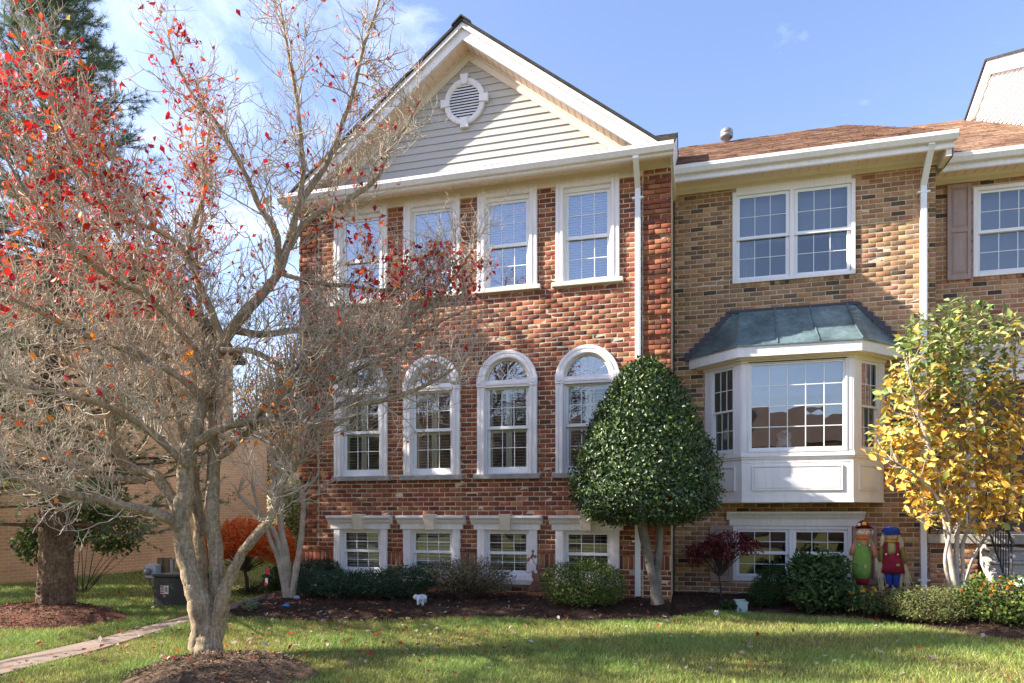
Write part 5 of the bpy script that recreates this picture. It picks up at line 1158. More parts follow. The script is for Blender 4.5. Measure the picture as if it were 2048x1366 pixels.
# ------------------------------------------------------------------ yellowing magnolia at the right
def yellow_tree():
    b = onY(1908, 1186, .30); b[2] = float(bed_z(b[0], b[1])); Zd = float(np.dot(b-EYE, np.array([-_s, _c, 0]))); mk = lambda x, y, dz=0: atZ(x, y, Zd+dz)
    tree = thing('magnolia_tree', 'young magnolia turning from green to yellow beside the white downspout', 'tree', b); parts = []
    stems = [[(1912,1192,0,9),(1903,1130,0,7.5),(1892,1060,0,6.5),(1880,980,-.1,5.5),(1860,900,-.2,4.4),(1835,820,-.25,3.2),(1815,740,-.3,2)],
             [(1915,1192,.02,8),(1912,1130,.02,7),(1915,1060,.05,6),(1925,980,.1,5),(1930,880,.12,4.2),(1925,780,.1,3.2),(1920,680,.1,2.2),(1925,610,.1,1.3)],
             [(1922,1192,.0,6.5),(1926,1140,.0,5.5),(1925,1090,.05,5),(1945,1040,.1,4.4),(1985,980,.15,3.8),(2015,900,.2,3),(2030,800,.2,2),(2030,700,.2,1.3)],
             [(1906,1192,-.05,6),(1890,1120,-.15,4.6),(1900,1050,-.2,4),(1870,990,-.3,3.4),(1830,950,-.35,2.8),(1780,920,-.4,2.2),(1745,905,-.4,1.4)],
             [(1926,1192,.05,5),(1945,1120,.1,4),(1975,1070,.12,3.4),(2010,1030,.15,2.6),(2050,990,.15,1.8)]]
    for st in stems:
        q = spline(np.array([[*mk(x, y, dz), r*.72*Zd/F_PX] for x, y, dz, r in st]), 26); parts.append(tubes(q[None, :, :3], q[None, :, 3], 9))
    v, f = cat_mesh(parts); make_obj('trunk', np_mesh('trunk', v, f, smooth=True), M['hbark'], tree)
    cl = [(1925,625,45,32),(1880,670,75,50),(1960,680,80,50),(1850,750,70,55),(1930,760,95,60),(2010,770,60,70),(1815,800,55,55),(1880,850,90,65),(1960,870,95,65),(2030,880,60,70),(1790,870,50,40),(1840,940,75,55),(1920,960,95,55),(2000,980,80,60),(1880,1010,70,40),(1960,1030,80,36),(1760,905,28,18),(1820,690,34,24),(2020,650,26,28)]
    P = []
    for x, y, rx, ry in cl:
        n = int(rx*ry/15); u = unit(rng.normal(size=(n, 3)))*rng.random((n, 1))**.42; c = mk(x, y, 0)
        k = Zd/F_PX; right = np.array([_c, _s, 0]); fwd = np.array([-_s, _c, 0])
        P.append(c+u[:, :1]*right*rx*k+u[:, 1:2]*fwd*min(rx, 70)*k*.9+u[:, 2:]*np.array([0,0,1])*ry*k)
    P = np.concatenate(P); n = len(P); px, py = proj(P); cen = mk(1915, 860)
    # twigs to the leaf whorls
    K = 6; s = np.linspace(0, 1, K)[None, :, None]; pick = rng.choice(n, 300); allst = np.concatenate([spline(np.array([[*mk(x, y, dz), r] for x, y, dz, r in st]), 40)[14:, :3] for st in stems])
    tip = P[pick]; d2 = ((allst[None]-(tip-np.array([0,0,.25]))[:, None])**2).sum(-1); b0 = allst[d2.argmin(1)]
    path = b0[:, None]*(1-s)+tip[:, None]*s-np.array([0,0,.10])*(s*(1-s))*2+rng.normal(0, .008, (300, K, 3))*s*(1-s)*4; v, f = tubes(path, np.linspace(.007, .0028, K)[None].repeat(300, 0), 5); make_obj('twigs', np_mesh('twigs', v, f), M['hbark'], tree, 'stuff')
    out_ = unit(P-cen); nn = unit(out_*.4+rng.normal(0, .6, (n, 3))+np.array([0,-.15,.45])); ax = unit(rng.normal(0, .7, (n, 3))+out_*.6+np.array([0,0,.12])); sz = rng.uniform(.075, .165, n)
    cols = shade_cols(n, [(.82,.52,.09),(.74,.40,.06),(.86,.64,.20),(.55,.29,.08),(.40,.44,.12)], [5,3,3,1.3,2.0], .13); t = np.clip((900-py)/230+rng.normal(0, .3, n)-.25*(px > 1990), 0, 1)
    g = rng.random(n) < t; cols[g] = shade_cols(int(g.sum()), [(.27,.35,.11),(.38,.45,.18),(.16,.23,.07),(.52,.52,.20)], [4,3,2,1], .13)
    sc = sz/np.linalg.norm(P-EYE, axis=1); o_ = np.argsort(-sc); ind, rest = o_[:300], o_[300:]
    v, f = leaf_quads(P[rest], nn[rest], ax[rest], sz[rest], sz[rest]*.5, .2, .12); make_obj('leaves', np_mesh('leaves', v, f, col=np.repeat(cols[rest], 4, 0)), M['leaf'], tree, 'stuff')
    place_leaves(tree, P[ind], nn[ind], ax[ind], sz[ind], .5, cols[ind])
yellow_tree()

# ------------------------------------------------------------------ maples, crape myrtle, side shrubs
def small_maple(base, lumps, n, ln, stops, wts, label, trunk, h0, name='japanese_maple'):
    o = shrub(name, label, 'tree', base, lumps, n, ln, .30, stops, wts, 'leaf', up=-.1, shell=.4, nst=16, foliage='crown', droop=.3, h0=h0); b = np.array(base)
    q = spline(np.array([[*(b+np.array(p[:3])), p[3]] for p in trunk]), 16); v, f = tubes(q[None, :, :3], q[None, :, 3], 8); make_obj('trunk', np_mesh('trunk', v, f, smooth=True), M['dstem'], o)
small_maple((-2.0, .15, float(gz(0, 0))), [((-.55,0,.98),(.5,.5,.28)),((.0,0,1.12),(.62,.6,.38)),((.5,0,1.02),(.48,.5,.34)),((-.85,0,.78),(.3,.35,.22)),((.75,.1,.82),(.25,.35,.26))], 8000, .075,
            [(.78,.13,.03),(.66,.20,.03),(.55,.24,.05),(.80,.09,.04)], [4,4,3,2], 'low orange red Japanese maple at the side of the red brick house', [(0,0,-.1,.045),(.02,0,.25,.035),(-.03,0,.5,.03),(.05,0,.8,.02)], .5)
jb = onY(1441, 1194, .72); jb[2] = float(bed_z(jb[0], jb[1]))
small_maple(jb, [((-.25,0,.80),(.34,.28,.13)),((.12,0,.98),(.36,.3,.14)),((.42,-.05,.86),(.26,.22,.13)),((-.42,.02,.66),(.16,.16,.16)),((.05,-.1,.72),(.22,.18,.10))], 2000, .06,
            [(.20,.022,.04),(.30,.035,.05),(.11,.016,.03),(.25,.07,.04)], [4,3,3,1], 'small weeping dark red maple before the left shutter of the low twin window', [(0,0,-.05,.016),(.0,0,.2,.014),(-.03,0,.4,.012),(.03,0,.75,.008)], .42)
def crape():
    b = np.array([-.22, -1.12, float(bed_z(-.22, -1.12))]); Zd = float(np.dot(b-EYE, np.array([-_s, _c, 0])))
    tree = thing('crape_myrtle', 'pruned crape myrtle with smooth pale bare stems at the left corner of the bed', 'tree', b); parts = []; tw = []
    x0, y0 = [float(q[0]) for q in proj(b)]
    for st in ([(x0-3,y0+6,0,9),(562,1125,0,9),(547,1062,0,8),(520,1032,-.05,6.5),(492,1004,-.1,5.5),(476,985,-.12,5)], [(x0,y0+6,0,12),(568,1110,.05,9.5),(558,1015,.08,8),(549,962,.1,7),(545,915,.1,6.5)],
               [(x0+2,y0+6,.02,10),(576,1125,.05,8.5),(563,1050,.05,7.5),(558,990,.05,7),(562,930,.05,6.5)], [(x0+6,y0+6,-.02,11),(592,1140,-.05,9),(603,1070,-.05,8),(607,1005,-.05,7.5),(606,985,-.05,9)],
               [(x0-6,y0+6,-.03,9),(556,1120,-.05,6.5),(540,1078,-.1,5.6),(528,1045,-.12,5),(512,1000,-.15,4.6),(505,972,-.15,4.4)]):
        q = spline(np.array([[*atZ(x, y, Zd+dz), r*.68*Zd/F_PX] for x, y, dz, r in st]), 28); parts.append(tubes(q[None, :, :3], q[None, :, 3]*(1+.06*rng.normal(size=(1, 28))), 10))
        e = q[-1, :3]; m = 7; d = unit(rng.normal(0, .45, (m, 3))+np.array([0,0,1])); ln = rng.uniform(.08, .38, m); s = np.linspace(0, 1, 5)[None, :, None]
        tw.append(tubes(e[None, None]+d[:, None]*ln[:, None, None]*s, np.linspace(.012, .004, 5)[None].repeat(m, 0), 5))
    v, f = cat_mesh(parts); make_obj('stems', np_mesh('stems', v, f, smooth=True), M['hbark'], tree, 'stuff'); v, f = cat_mesh(tw); make_obj('sprouts', np_mesh('sprouts', v, f), M['twig'], tree, 'stuff')
    c = atZ(470, 992, Zd-.12); n = 26; p = c+rng.normal(0, .07, (n, 3)); v, f = leaf_quads(p, unit(rng.normal(size=(n, 3))), unit(rng.normal(size=(n, 3))), np.full(n, .055), np.full(n, .03)); make_obj('leaves', np_mesh('leaves', v, f, col=np.repeat(shade_cols(n, [(.22,.28,.05),(.45,.35,.05)], [3,1]), 4, 0)), M['leaf'], tree, 'stuff')
crape()
shrub('magnolia_shrub', 'tall leafy green shrub against the left side of the red brick house', 'shrub', (-2.25, 2.3, -.17), [((0,0,1.0),(.45,.6,.5)),((.05,.2,1.75),(.42,.6,.6)),((-.05,0,.45),(.4,.5,.4))], 4600, .085, .45, [(.10,.16,.03),(.16,.22,.04),(.06,.10,.025),(.24,.30,.06)], [4,3,3,1], 'gloss', up=.5, shell=.5, group='side yard shrubs')
shrub('magnolia_shrub', 'broad leaved green shrub with dark stems behind the pine trunk', 'shrub', (-5.4, -.4, -.17), [((-.8,0,1.15),(.6,.5,.45)),((.0,0,1.45),(.7,.5,.5)),((.8,0,1.2),(.6,.5,.45)),((-1.2,0,.9),(.4,.4,.35)),((.4,0,1.9),(.6,.5,.5))], 4200, .10, .5, [(.06,.11,.025),(.09,.15,.03),(.04,.07,.02),(.16,.22,.04)], [4,3,3,1.2], 'leaf', up=.4, shell=.4, nst=5, group='side yard shrubs')
shrub('liriope_edging', 'dark low groundcover along the far side of the path', 'plant', (-1.75, .3, -.17), [((-.15,.2,.06),(.3,.8,.14)),((-.2,1.6,.06),(.3,.8,.14))], 2200, .12, .12, [(.03,.05,.018),(.05,.08,.025)], [2,1], 'leaf', up=1.2, shell=.2, nst=4, group='side yard shrubs')

def broadleaf(base, h, lumps, n, ln, stops, wts, label, r0=.18, group='trees behind the houses', twigs=260):
    o = thing('broadleaf_tree', label, 'tree', base, group); b = np.array(base, float); L2 = [(b+np.array(c), r) for c, r in lumps]
    P, d = blob_points(L2, n, .25); m = len(P); nn = unit(rng.normal(size=(m, 3))); ax = unit(rng.normal(size=(m, 3))+np.array([0,0,-.3])); sz = ln*rng.uniform(.6, 1.3, m)
    v, f = leaf_quads(P, nn, ax, sz, sz*.6); make_obj('crown', np_mesh('crown', v, f, col=np.repeat(shade_cols(m, stops, wts), 4, 0)), M['leaf'], o, 'stuff')
    zz = np.linspace(-.2, h*.8, 14); q = np.stack([b[0]+.1*np.sin(zz*.7), b[1]+.1*np.cos(zz*.5), b[2]+zz], 1); parts = [tubes(q[None], (r0*(1-.8*zz/h))[None], 10)]
    K = 7; s = np.linspace(0, 1, K)[None, :, None]; tip = P[rng.choice(m, twigs)]; i = np.clip(((tip[:, 2]-b[2])*.55/(h*.8)*14).astype(int), 3, 13); b0 = q[i]
    path = b0[:, None]*(1-s)+tip[:, None]*s+rng.normal(0, .06, (twigs, K, 3))*s*(1-s)*3; parts.append(tubes(path, np.linspace(.045, .008, K)[None].repeat(twigs, 0)*(h/9), 4)); v, f = cat_mesh(parts)
    make_obj('trunk', np_mesh('trunk', v, f, smooth=True), M['pbark'], o)
broadleaf((-13.2, 19, -.2), 13, [((0,0,9),(2.2,2,2.6)),((-1.5,0,7),(2,2,2)),((1.6,0,7.4),(1.8,2,2.2)),((.5,0,5),(2.4,2,1.8))], 2600, .16, [(.55,.22,.04),(.48,.16,.03),(.40,.24,.06)], [3,2,2], 'orange brown autumn tree behind the fence between the houses')
broadleaf((-9.2, 17, -.2), 9, [((0,0,5.5),(1.8,1.6,2)),((-1,0,4),(1.6,1.5,1.5)),((1,0,4.2),(1.5,1.5,1.6)),((0,0,2.6),(1.9,1.5,1.4))], 3800, .14, [(.14,.14,.04),(.20,.17,.05),(.30,.18,.05),(.08,.10,.03)], [3,3,2,2], 'olive brown tree just beyond the fence, below the orange tree')
broadleaf((-4.6, 14, -.2), 6, [((0,0,3.2),(1.9,1.4,1.9)),((-1.3,0,2.2),(1.4,1.2,1.6)),((1.3,0,2.4),(1.5,1.2,1.7))], 6000, .11, [(.07,.10,.03),(.11,.13,.04),(.18,.15,.05)], [3,3,1], 'dense green tree behind the board fence, nearest the red brick house')
broadleaf((-8.6, 13, -.2), 6.5, [((0,0,3.4),(1.7,1.4,2.0)),((-1.2,0,2.2),(1.4,1.2,1.6)),((1.2,0,2.4),(1.5,1.2,1.7))], 5200, .11, [(.10,.10,.03),(.20,.13,.04),(.28,.17,.05)], [2,2,2], 'brown green tree behind the board fence, nearest the neighbouring wall')
broadleaf((-17.5, 24, -.2), 12, [((0,0,8),(2.6,2,2.6)),((-1.8,0,6),(2.2,2,2)),((1.9,0,6),(2,2,2))], 3200, .18, [(.10,.13,.035),(.15,.17,.05)], [3,2], 'green tree farthest back between the two houses')

pine((-5.6, -3.1, -.2), 10.5, .22, 'second pine at the left edge, left of the thick pine trunk', 21, 30, 2.4, 1.0, 2.2)
pine((-9.8, -2.7, -.2), 13.5, .30, 'tall pine beside the front of the neighbouring house', 31, 34, 2.9, .9, 2.0)
pine((-13.0, -3.6, -.2), 15.0, .32, 'tallest pine, beyond the neighbouring house front', 41, 36, 3.0, .8, 2.5)
broadleaf((-4.2, -8.7, -.3), 8.5, [((0,0,5.5),(2.2,2,1.6)),((-1.5,.5,4.5),(1.6,1.5,1.2)),((1.4,-.6,4.6),(1.7,1.5,1.3))], 1100, .12, [(.30,.12,.03),(.22,.14,.04)], [1,1], 'sparse brown street tree by the front path', .16, 'trees along the street', 140)

# ------------------------------------------------------------------ utility boxes
def utilities():
    p = ground(306, 1213); gy = M.setdefault('box', mat('dark_green_steel', (.035,.038,.036), .5, .35, bump=(8,.05), var=(4,.2)))
    o = thing('utility_cabinet', 'dark steel utility cabinet with a warning sticker behind the dogwood trunk', 'cabinet', p); x, y, z = p
    MB().box(x, x+.72, y, y+.55, z-.05, z+.50).build('body', gy, o, bevel=.015); MB().box(x-.012, x+.732, y-.015, y+.56, z+.50, z+.545).build('lid', gy, o, bevel=.01)
    MB().box(x-.02, x+.74, y-.02, y+.57, z-.06, z+.012).build('pad', M['conc'], o)
    st = MB().box(x+.155, x+.315, y-.004, y+.001, z+.22, z+.36).build('sticker', mat('sticker_white', (.75,.73,.7), .5), o); rd = mat('sticker_red', (.55,.06,.04), .5); dk = mat('sticker_grey', (.3,.3,.3), .5)
    for a, b, c, d, m_ in ((.16,.225,.325,.352,rd),(.16,.225,.235,.262,rd),(.165,.22,.272,.316,dk),(.245,.30,.25,.335,dk)): MB().box(x+a, x+b, y-.006, y-.0035, z+c, z+d).build('print', m_, st)
    MB().box(x+.20, x+.26, y-.003, y+.001, z+.165, z+.205).build('plate', M['vent'], o); MB().box(x+.20, x+.25, y-.02, y+.001, z+.02, z+.05).build('latch', M['iron'], o)
    p = ground(302, 1190); x, y, z = p
    o = thing('electric_meter', 'pale grey electric meter box on brown posts beside the utility cabinet', 'meter', p)
    for a in (.10, .26): MB().box(x+a, x+a+.11, y+.05, y+.14, z-.1, z+.72).build('post', M['fence'], o)
    MB().box(x+.40, x+.47, y+.04, y+.10, z-.1, z+.70).build('conduit', M['vent'], o)
    MB().box(x-.06, x+.20, y-.10, y+.05, z+.34, z+.60).build('box', mat('meter_grey', (.42,.48,.56), .45, .4), o, bevel=.012); MB(lambda a, b, c: (x+.03+a, y-.10-c, z+.46+b)).lathe((0,0,0), [(.07,0),(.07,.05),(.05,.07),(.01,.075)], 16).build('dial', M['vent'], o, smooth=True)
    MB().tube([(x-.02,y-.02,z+.34),(x+.0,y-.02,z+.22),(x+.06,y-.02,z+.16),(x+.1,y,z-.05)], .012, 6).build('cable', M['iron'], o)
utilities()

# ------------------------------------------------------------------ scarecrows
def colr(n, c, r=.8): return M.setdefault(n, mat(n, c, r, .15, bump=(90,.25), var=(25,.15)))
def scarecrow(px, yw, label, girl):
    Zd_ = 1.0; c = onY(px, YH, yw); x, y = float(c[0]), float(c[1]); g = float(bed_z(x, y))
    k = float(np.dot(np.array([x, y, 0])-EYE*[1,1,0], np.array([-_s, _c, 0])))/F_PX/6.83          # metres per zoomed pixel
    Z = lambda zy: CZ-(zy+1)*k; xx = lambda zx, c0: x+(zx-c0)*k*.98; o = thing('scarecrow', label, 'scarecrow', (x, y, g), 'scarecrow dolls'); straw = colr('straw', (.62,.52,.32)); skin = colr('burlap_face', (.72,.50,.34))
    MB().tube([(x, y+.02, g-.06), (x, y+.02, Z(500))], .011, 8).build('stake', colr('stake_wood', (.35,.25,.15)), o)
    def bunch(p0, p1, n, sp, r=.0045, name='straw_hand'):
        m = MB()
        for _ in range(n):
            e = np.array(p1)+rng.normal(0, sp, 3)*[1,.6,1.2]; s = np.array(p0)+rng.normal(0, .008, 3); mid = (s+e)/2+rng.normal(0, .012, 3); m.tube([s, mid, e], [r, r, r*.5], 4)
        m.build(name, straw, o)
    if girl == 0:
        C0 = 240; X = lambda zx: xx(zx, C0); ov = colr('green_felt', (.17,.30,.06)); sh = colr('plaid_shirt', (.46,.20,.12)); rd = colr('maroon_felt', (.22,.015,.03))
        MB().lathe((X(235), y, 0), [(.045,Z(950)),(.075,Z(940)),(.085,Z(870)),(.08,Z(860))], 16, 1.25, .7).build('hem', rd, o, smooth=True)
        MB().lathe((X(225), y, 0), [(.08,Z(872)),(.105,Z(862)),(.13,Z(760)),(.142,Z(640)),(.128,Z(560)),(.108,Z(470)),(.098,Z(400)),(.085,Z(370))], 20, 1.05, .62).build('overalls', ov, o, smooth=True)
        MB().lathe((X(242), y, 0), [(.085,Z(440)),(.105,Z(400)),(.10,Z(345)),(.06,Z(310))], 16, 1.05, .60).build('shirt', sh, o, smooth=True)
        MB().lathe((X(240), y, 0), [(.06,Z(338)),(.095,Z(325)),(.09,Z(300)),(.05,Z(290))], 16, 1.05, .8).build('scarf', colr('orange_scarf', (.72,.15,.02)), o, smooth=True)
        for s, zx in ((-1, 185), (1, 315)): MB().box(X(zx)-.02, X(zx)+.02, y-.075, y-.062, Z(420), Z(335)).build('strap', ov, o, bevel=.004); MB().ball((X(zx), y-.08, Z(412)), (.013,.006,.013), 10, 6).build('button', colr('button_cream', (.75,.66,.45)), o, smooth=True)
        MB().tube([(X(165),y,Z(345)),(X(125),y-.01,Z(450)),(X(95),y-.02,Z(545))], [.036,.04,.042], 10).build('sleeve', sh, o, smooth=True); MB().tube([(X(330),y,Z(345)),(X(375),y-.01,Z(450)),(X(400),y-.02,Z(575))], [.036,.04,.042], 10).build('sleeve', sh, o, smooth=True)
        bunch((X(92), y-.02, Z(540)), (X(85), y-.02, Z(770)), 26, .016); bunch((X(402), y-.02, Z(570)), (X(450), y-.02, Z(850)), 26, .022); bunch((X(140), y, Z(930)), (X(115), y-.01, Z(1130)), 12, .02, name='straw_leg'); bunch((X(225), y, Z(930)), (X(240), y-.01, Z(1190)), 22, .025, name='straw_leg')
        MB().box(X(262)-.02, X(262)+.022, y-.088, y-.083, Z(725), Z(675)).build('patch', colr('patch_tan', (.45,.35,.15)), o); fc, fz, fr = X(243), 236, (.108,.095,.082)
        hat = MB(); hat.lathe((X(248), y+.005, 0), [(.105,Z(185)),(.10,Z(150)),(.085,Z(112)),(.05,Z(85)),(.01,Z(78))], 18, 1, .85); hat = hat.build('hat', rd, o, smooth=True)
        br = MB(); n = 20; v = []
        for q in range(n+1):
            a = math.pi*(-.08)+q/n*math.pi*1.16+math.pi; rr = .155; dz = .035*math.cos((q/n-.5)*math.pi*2)-.0
            v += [(X(248)+.095*math.cos(a), y+.08*math.sin(a), Z(165)), (X(248)+rr*math.cos(a), y+.125*math.sin(a), Z(205)+dz+.03)]
        v += [(a, b, c_+.008) for a, b, c_ in v]; h = 2*(n+1); br.add(v, [(2*q, 2*q+1, 2*q+3, 2*q+2) for q in range(n)]+[(h+2*q, h+2*q+2, h+2*q+3, h+2*q+1) for q in range(n)]); br.build('brim', rd, hat)
        MB().ball((X(245), y-.09, Z(120)), (.036,.025,.034), 10, 8).build('flower', colr('sunflower', (.78,.50,.05)), hat, smooth=True); MB().ball((X(180), y-.085, Z(132)), (.028,.02,.026), 10, 8).build('flower', colr('cream_flower', (.72,.66,.52)), hat, smooth=True)
        MB().ball((X(360), y-.02, Z(225)), (.018,.02,.05), 8, 6).build('hair', straw, o, smooth=True)
    else:
        C0 = 640; X = lambda zx: xx(zx, C0); rd = colr('maroon_felt', (.22,.015,.03)); bl = colr('blue_denim', (.025,.05,.22)); ol = colr('olive_shirt', (.20,.17,.05))
        for zx, e in ((590, 600), (690, 690)): MB().tube([(X(zx),y,Z(780)),(X(zx),y,Z(860)),(X(e),y,Z(950)),(X(e+15),y,Z(990))], [.068,.066,.048,.034], 12).build('trouser_leg', bl, o, smooth=True)
        MB().lathe((X(645), y, 0), [(.12,Z(795)),(.182,Z(790)),(.165,Z(700)),(.142,Z(600)),(.122,Z(530)),(.10,Z(515))], 20, 1, .58).build('overalls', rd, o, smooth=True)
        MB().lathe((X(625), y, 0), [(.11,Z(530)),(.112,Z(470)),(.11,Z(400)),(.07,Z(365))], 16, 1, .62).build('shirt', colr('green_plaid', (.34,.32,.13)), o, smooth=True)
        MB().lathe((X(630), y, 0), [(.06,Z(375)),(.10,Z(368)),(.10,Z(350)),(.06,Z(340))], 16, 1.1, .75).build('scarf', colr('gold_scarf', (.62,.35,.03)), o, smooth=True)
        for zx in (548, 695): MB().box(X(zx)-.024, X(zx)+.024, y-.085, y-.068, Z(540), Z(365)).build('strap', rd, o, bevel=.004); MB().ball((X(zx), y-.092, Z(535)), (.015,.007,.015), 10, 6).build('button', colr('button_cream', (.75,.66,.45)), o, smooth=True)
        MB().tube([(X(535),y,Z(400)),(X(505),y-.01,Z(520)),(X(495),y-.02,Z(640))], [.034,.036,.034], 10).build('sleeve', ol, o, smooth=True); MB().tube([(X(735),y,Z(410)),(X(775),y-.01,Z(530)),(X(795),y-.02,Z(655))], [.036,.042,.042], 10).build('sleeve', ol, o, smooth=True)
        bunch((X(495), y-.02, Z(635)), (X(505), y-.02, Z(1000)), 28, .025); bunch((X(795), y-.02, Z(650)), (X(840), y-.02, Z(960)), 26, .028); bunch((X(755), y-.02, Z(780)), (X(745), y-.02, Z(960)), 16, .02); bunch((X(655), y, Z(960)), (X(670), y-.01, Z(1075)), 26, .028, name='straw_leg')
        MB().box(X(695)-.022, X(695)+.022, y-.105, y-.098, Z(690), Z(658)).build('patch', colr('patch_green', (.28,.36,.10)), o); fc, fz, fr = X(628), 292, (.10,.09,.072)
        hat = MB(); hat.lathe((X(630), y+.01, 0), [(.118,Z(262)),(.135,Z(240)),(.125,Z(200)),(.09,Z(170)),(.03,Z(158))], 18, 1, .9); hat = hat.build('cap', bl, o, smooth=True); MB().lathe((X(630), y-.03, 0), [(.10,Z(268)),(.145,Z(262)),(.14,Z(250)),(.10,Z(246))], 18, 1, .9).build('brim', bl, hat, smooth=True)
        bunch((X(525), y-.05, Z(255)), (X(500), y-.06, Z(400)), 34, .014, .006, 'hair'); bunch((X(715), y-.05, Z(262)), (X(745), y-.06, Z(430)), 38, .018, .006, 'hair')
    h = MB().ball((fc, y-.005, Z(fz)), fr, 16, 12, lambda p: np.array([p[0]*(1-.10*max(0, p[2])), p[1], p[2]])).build('head', skin, o, smooth=True); e = fr[1]
    for s in (-1, 1): MB().ball((fc+s*.022-.0, y-e+.006, Z(fz)+.026), (.011,.006,.013), 8, 6).build('eye', M['iron'], h, smooth=True); MB().ball((fc+s*.05, y-e*.86, Z(fz)-.018), (.017,.006,.014), 8, 6).build('cheek', colr('cheek_pink', (.75,.28,.20)), h, smooth=True)
    MB(lambda a, b, c_: (fc+.004+a, y-e+.01-c_, Z(fz)-.006+b)).lathe((0,0,0), [(.013,0),(.008,.022),(.001,.042)], 8).build('nose', colr('nose_orange', (.80,.16,.02)), h, smooth=True)
    MB().tube([(fc-.03,y-e+.008,Z(fz)-.036),(fc,y-e+.003,Z(fz)-.047),(fc+.03,y-e+.008,Z(fz)-.036)], .0035, 5).build('mouth', M['iron'], h)
scarecrow(1725, .72, 'scarecrow doll in green overalls and a maroon hat', 0)
scarecrow(1783.7, .74, 'scarecrow doll in maroon overalls and a blue cap', 1)

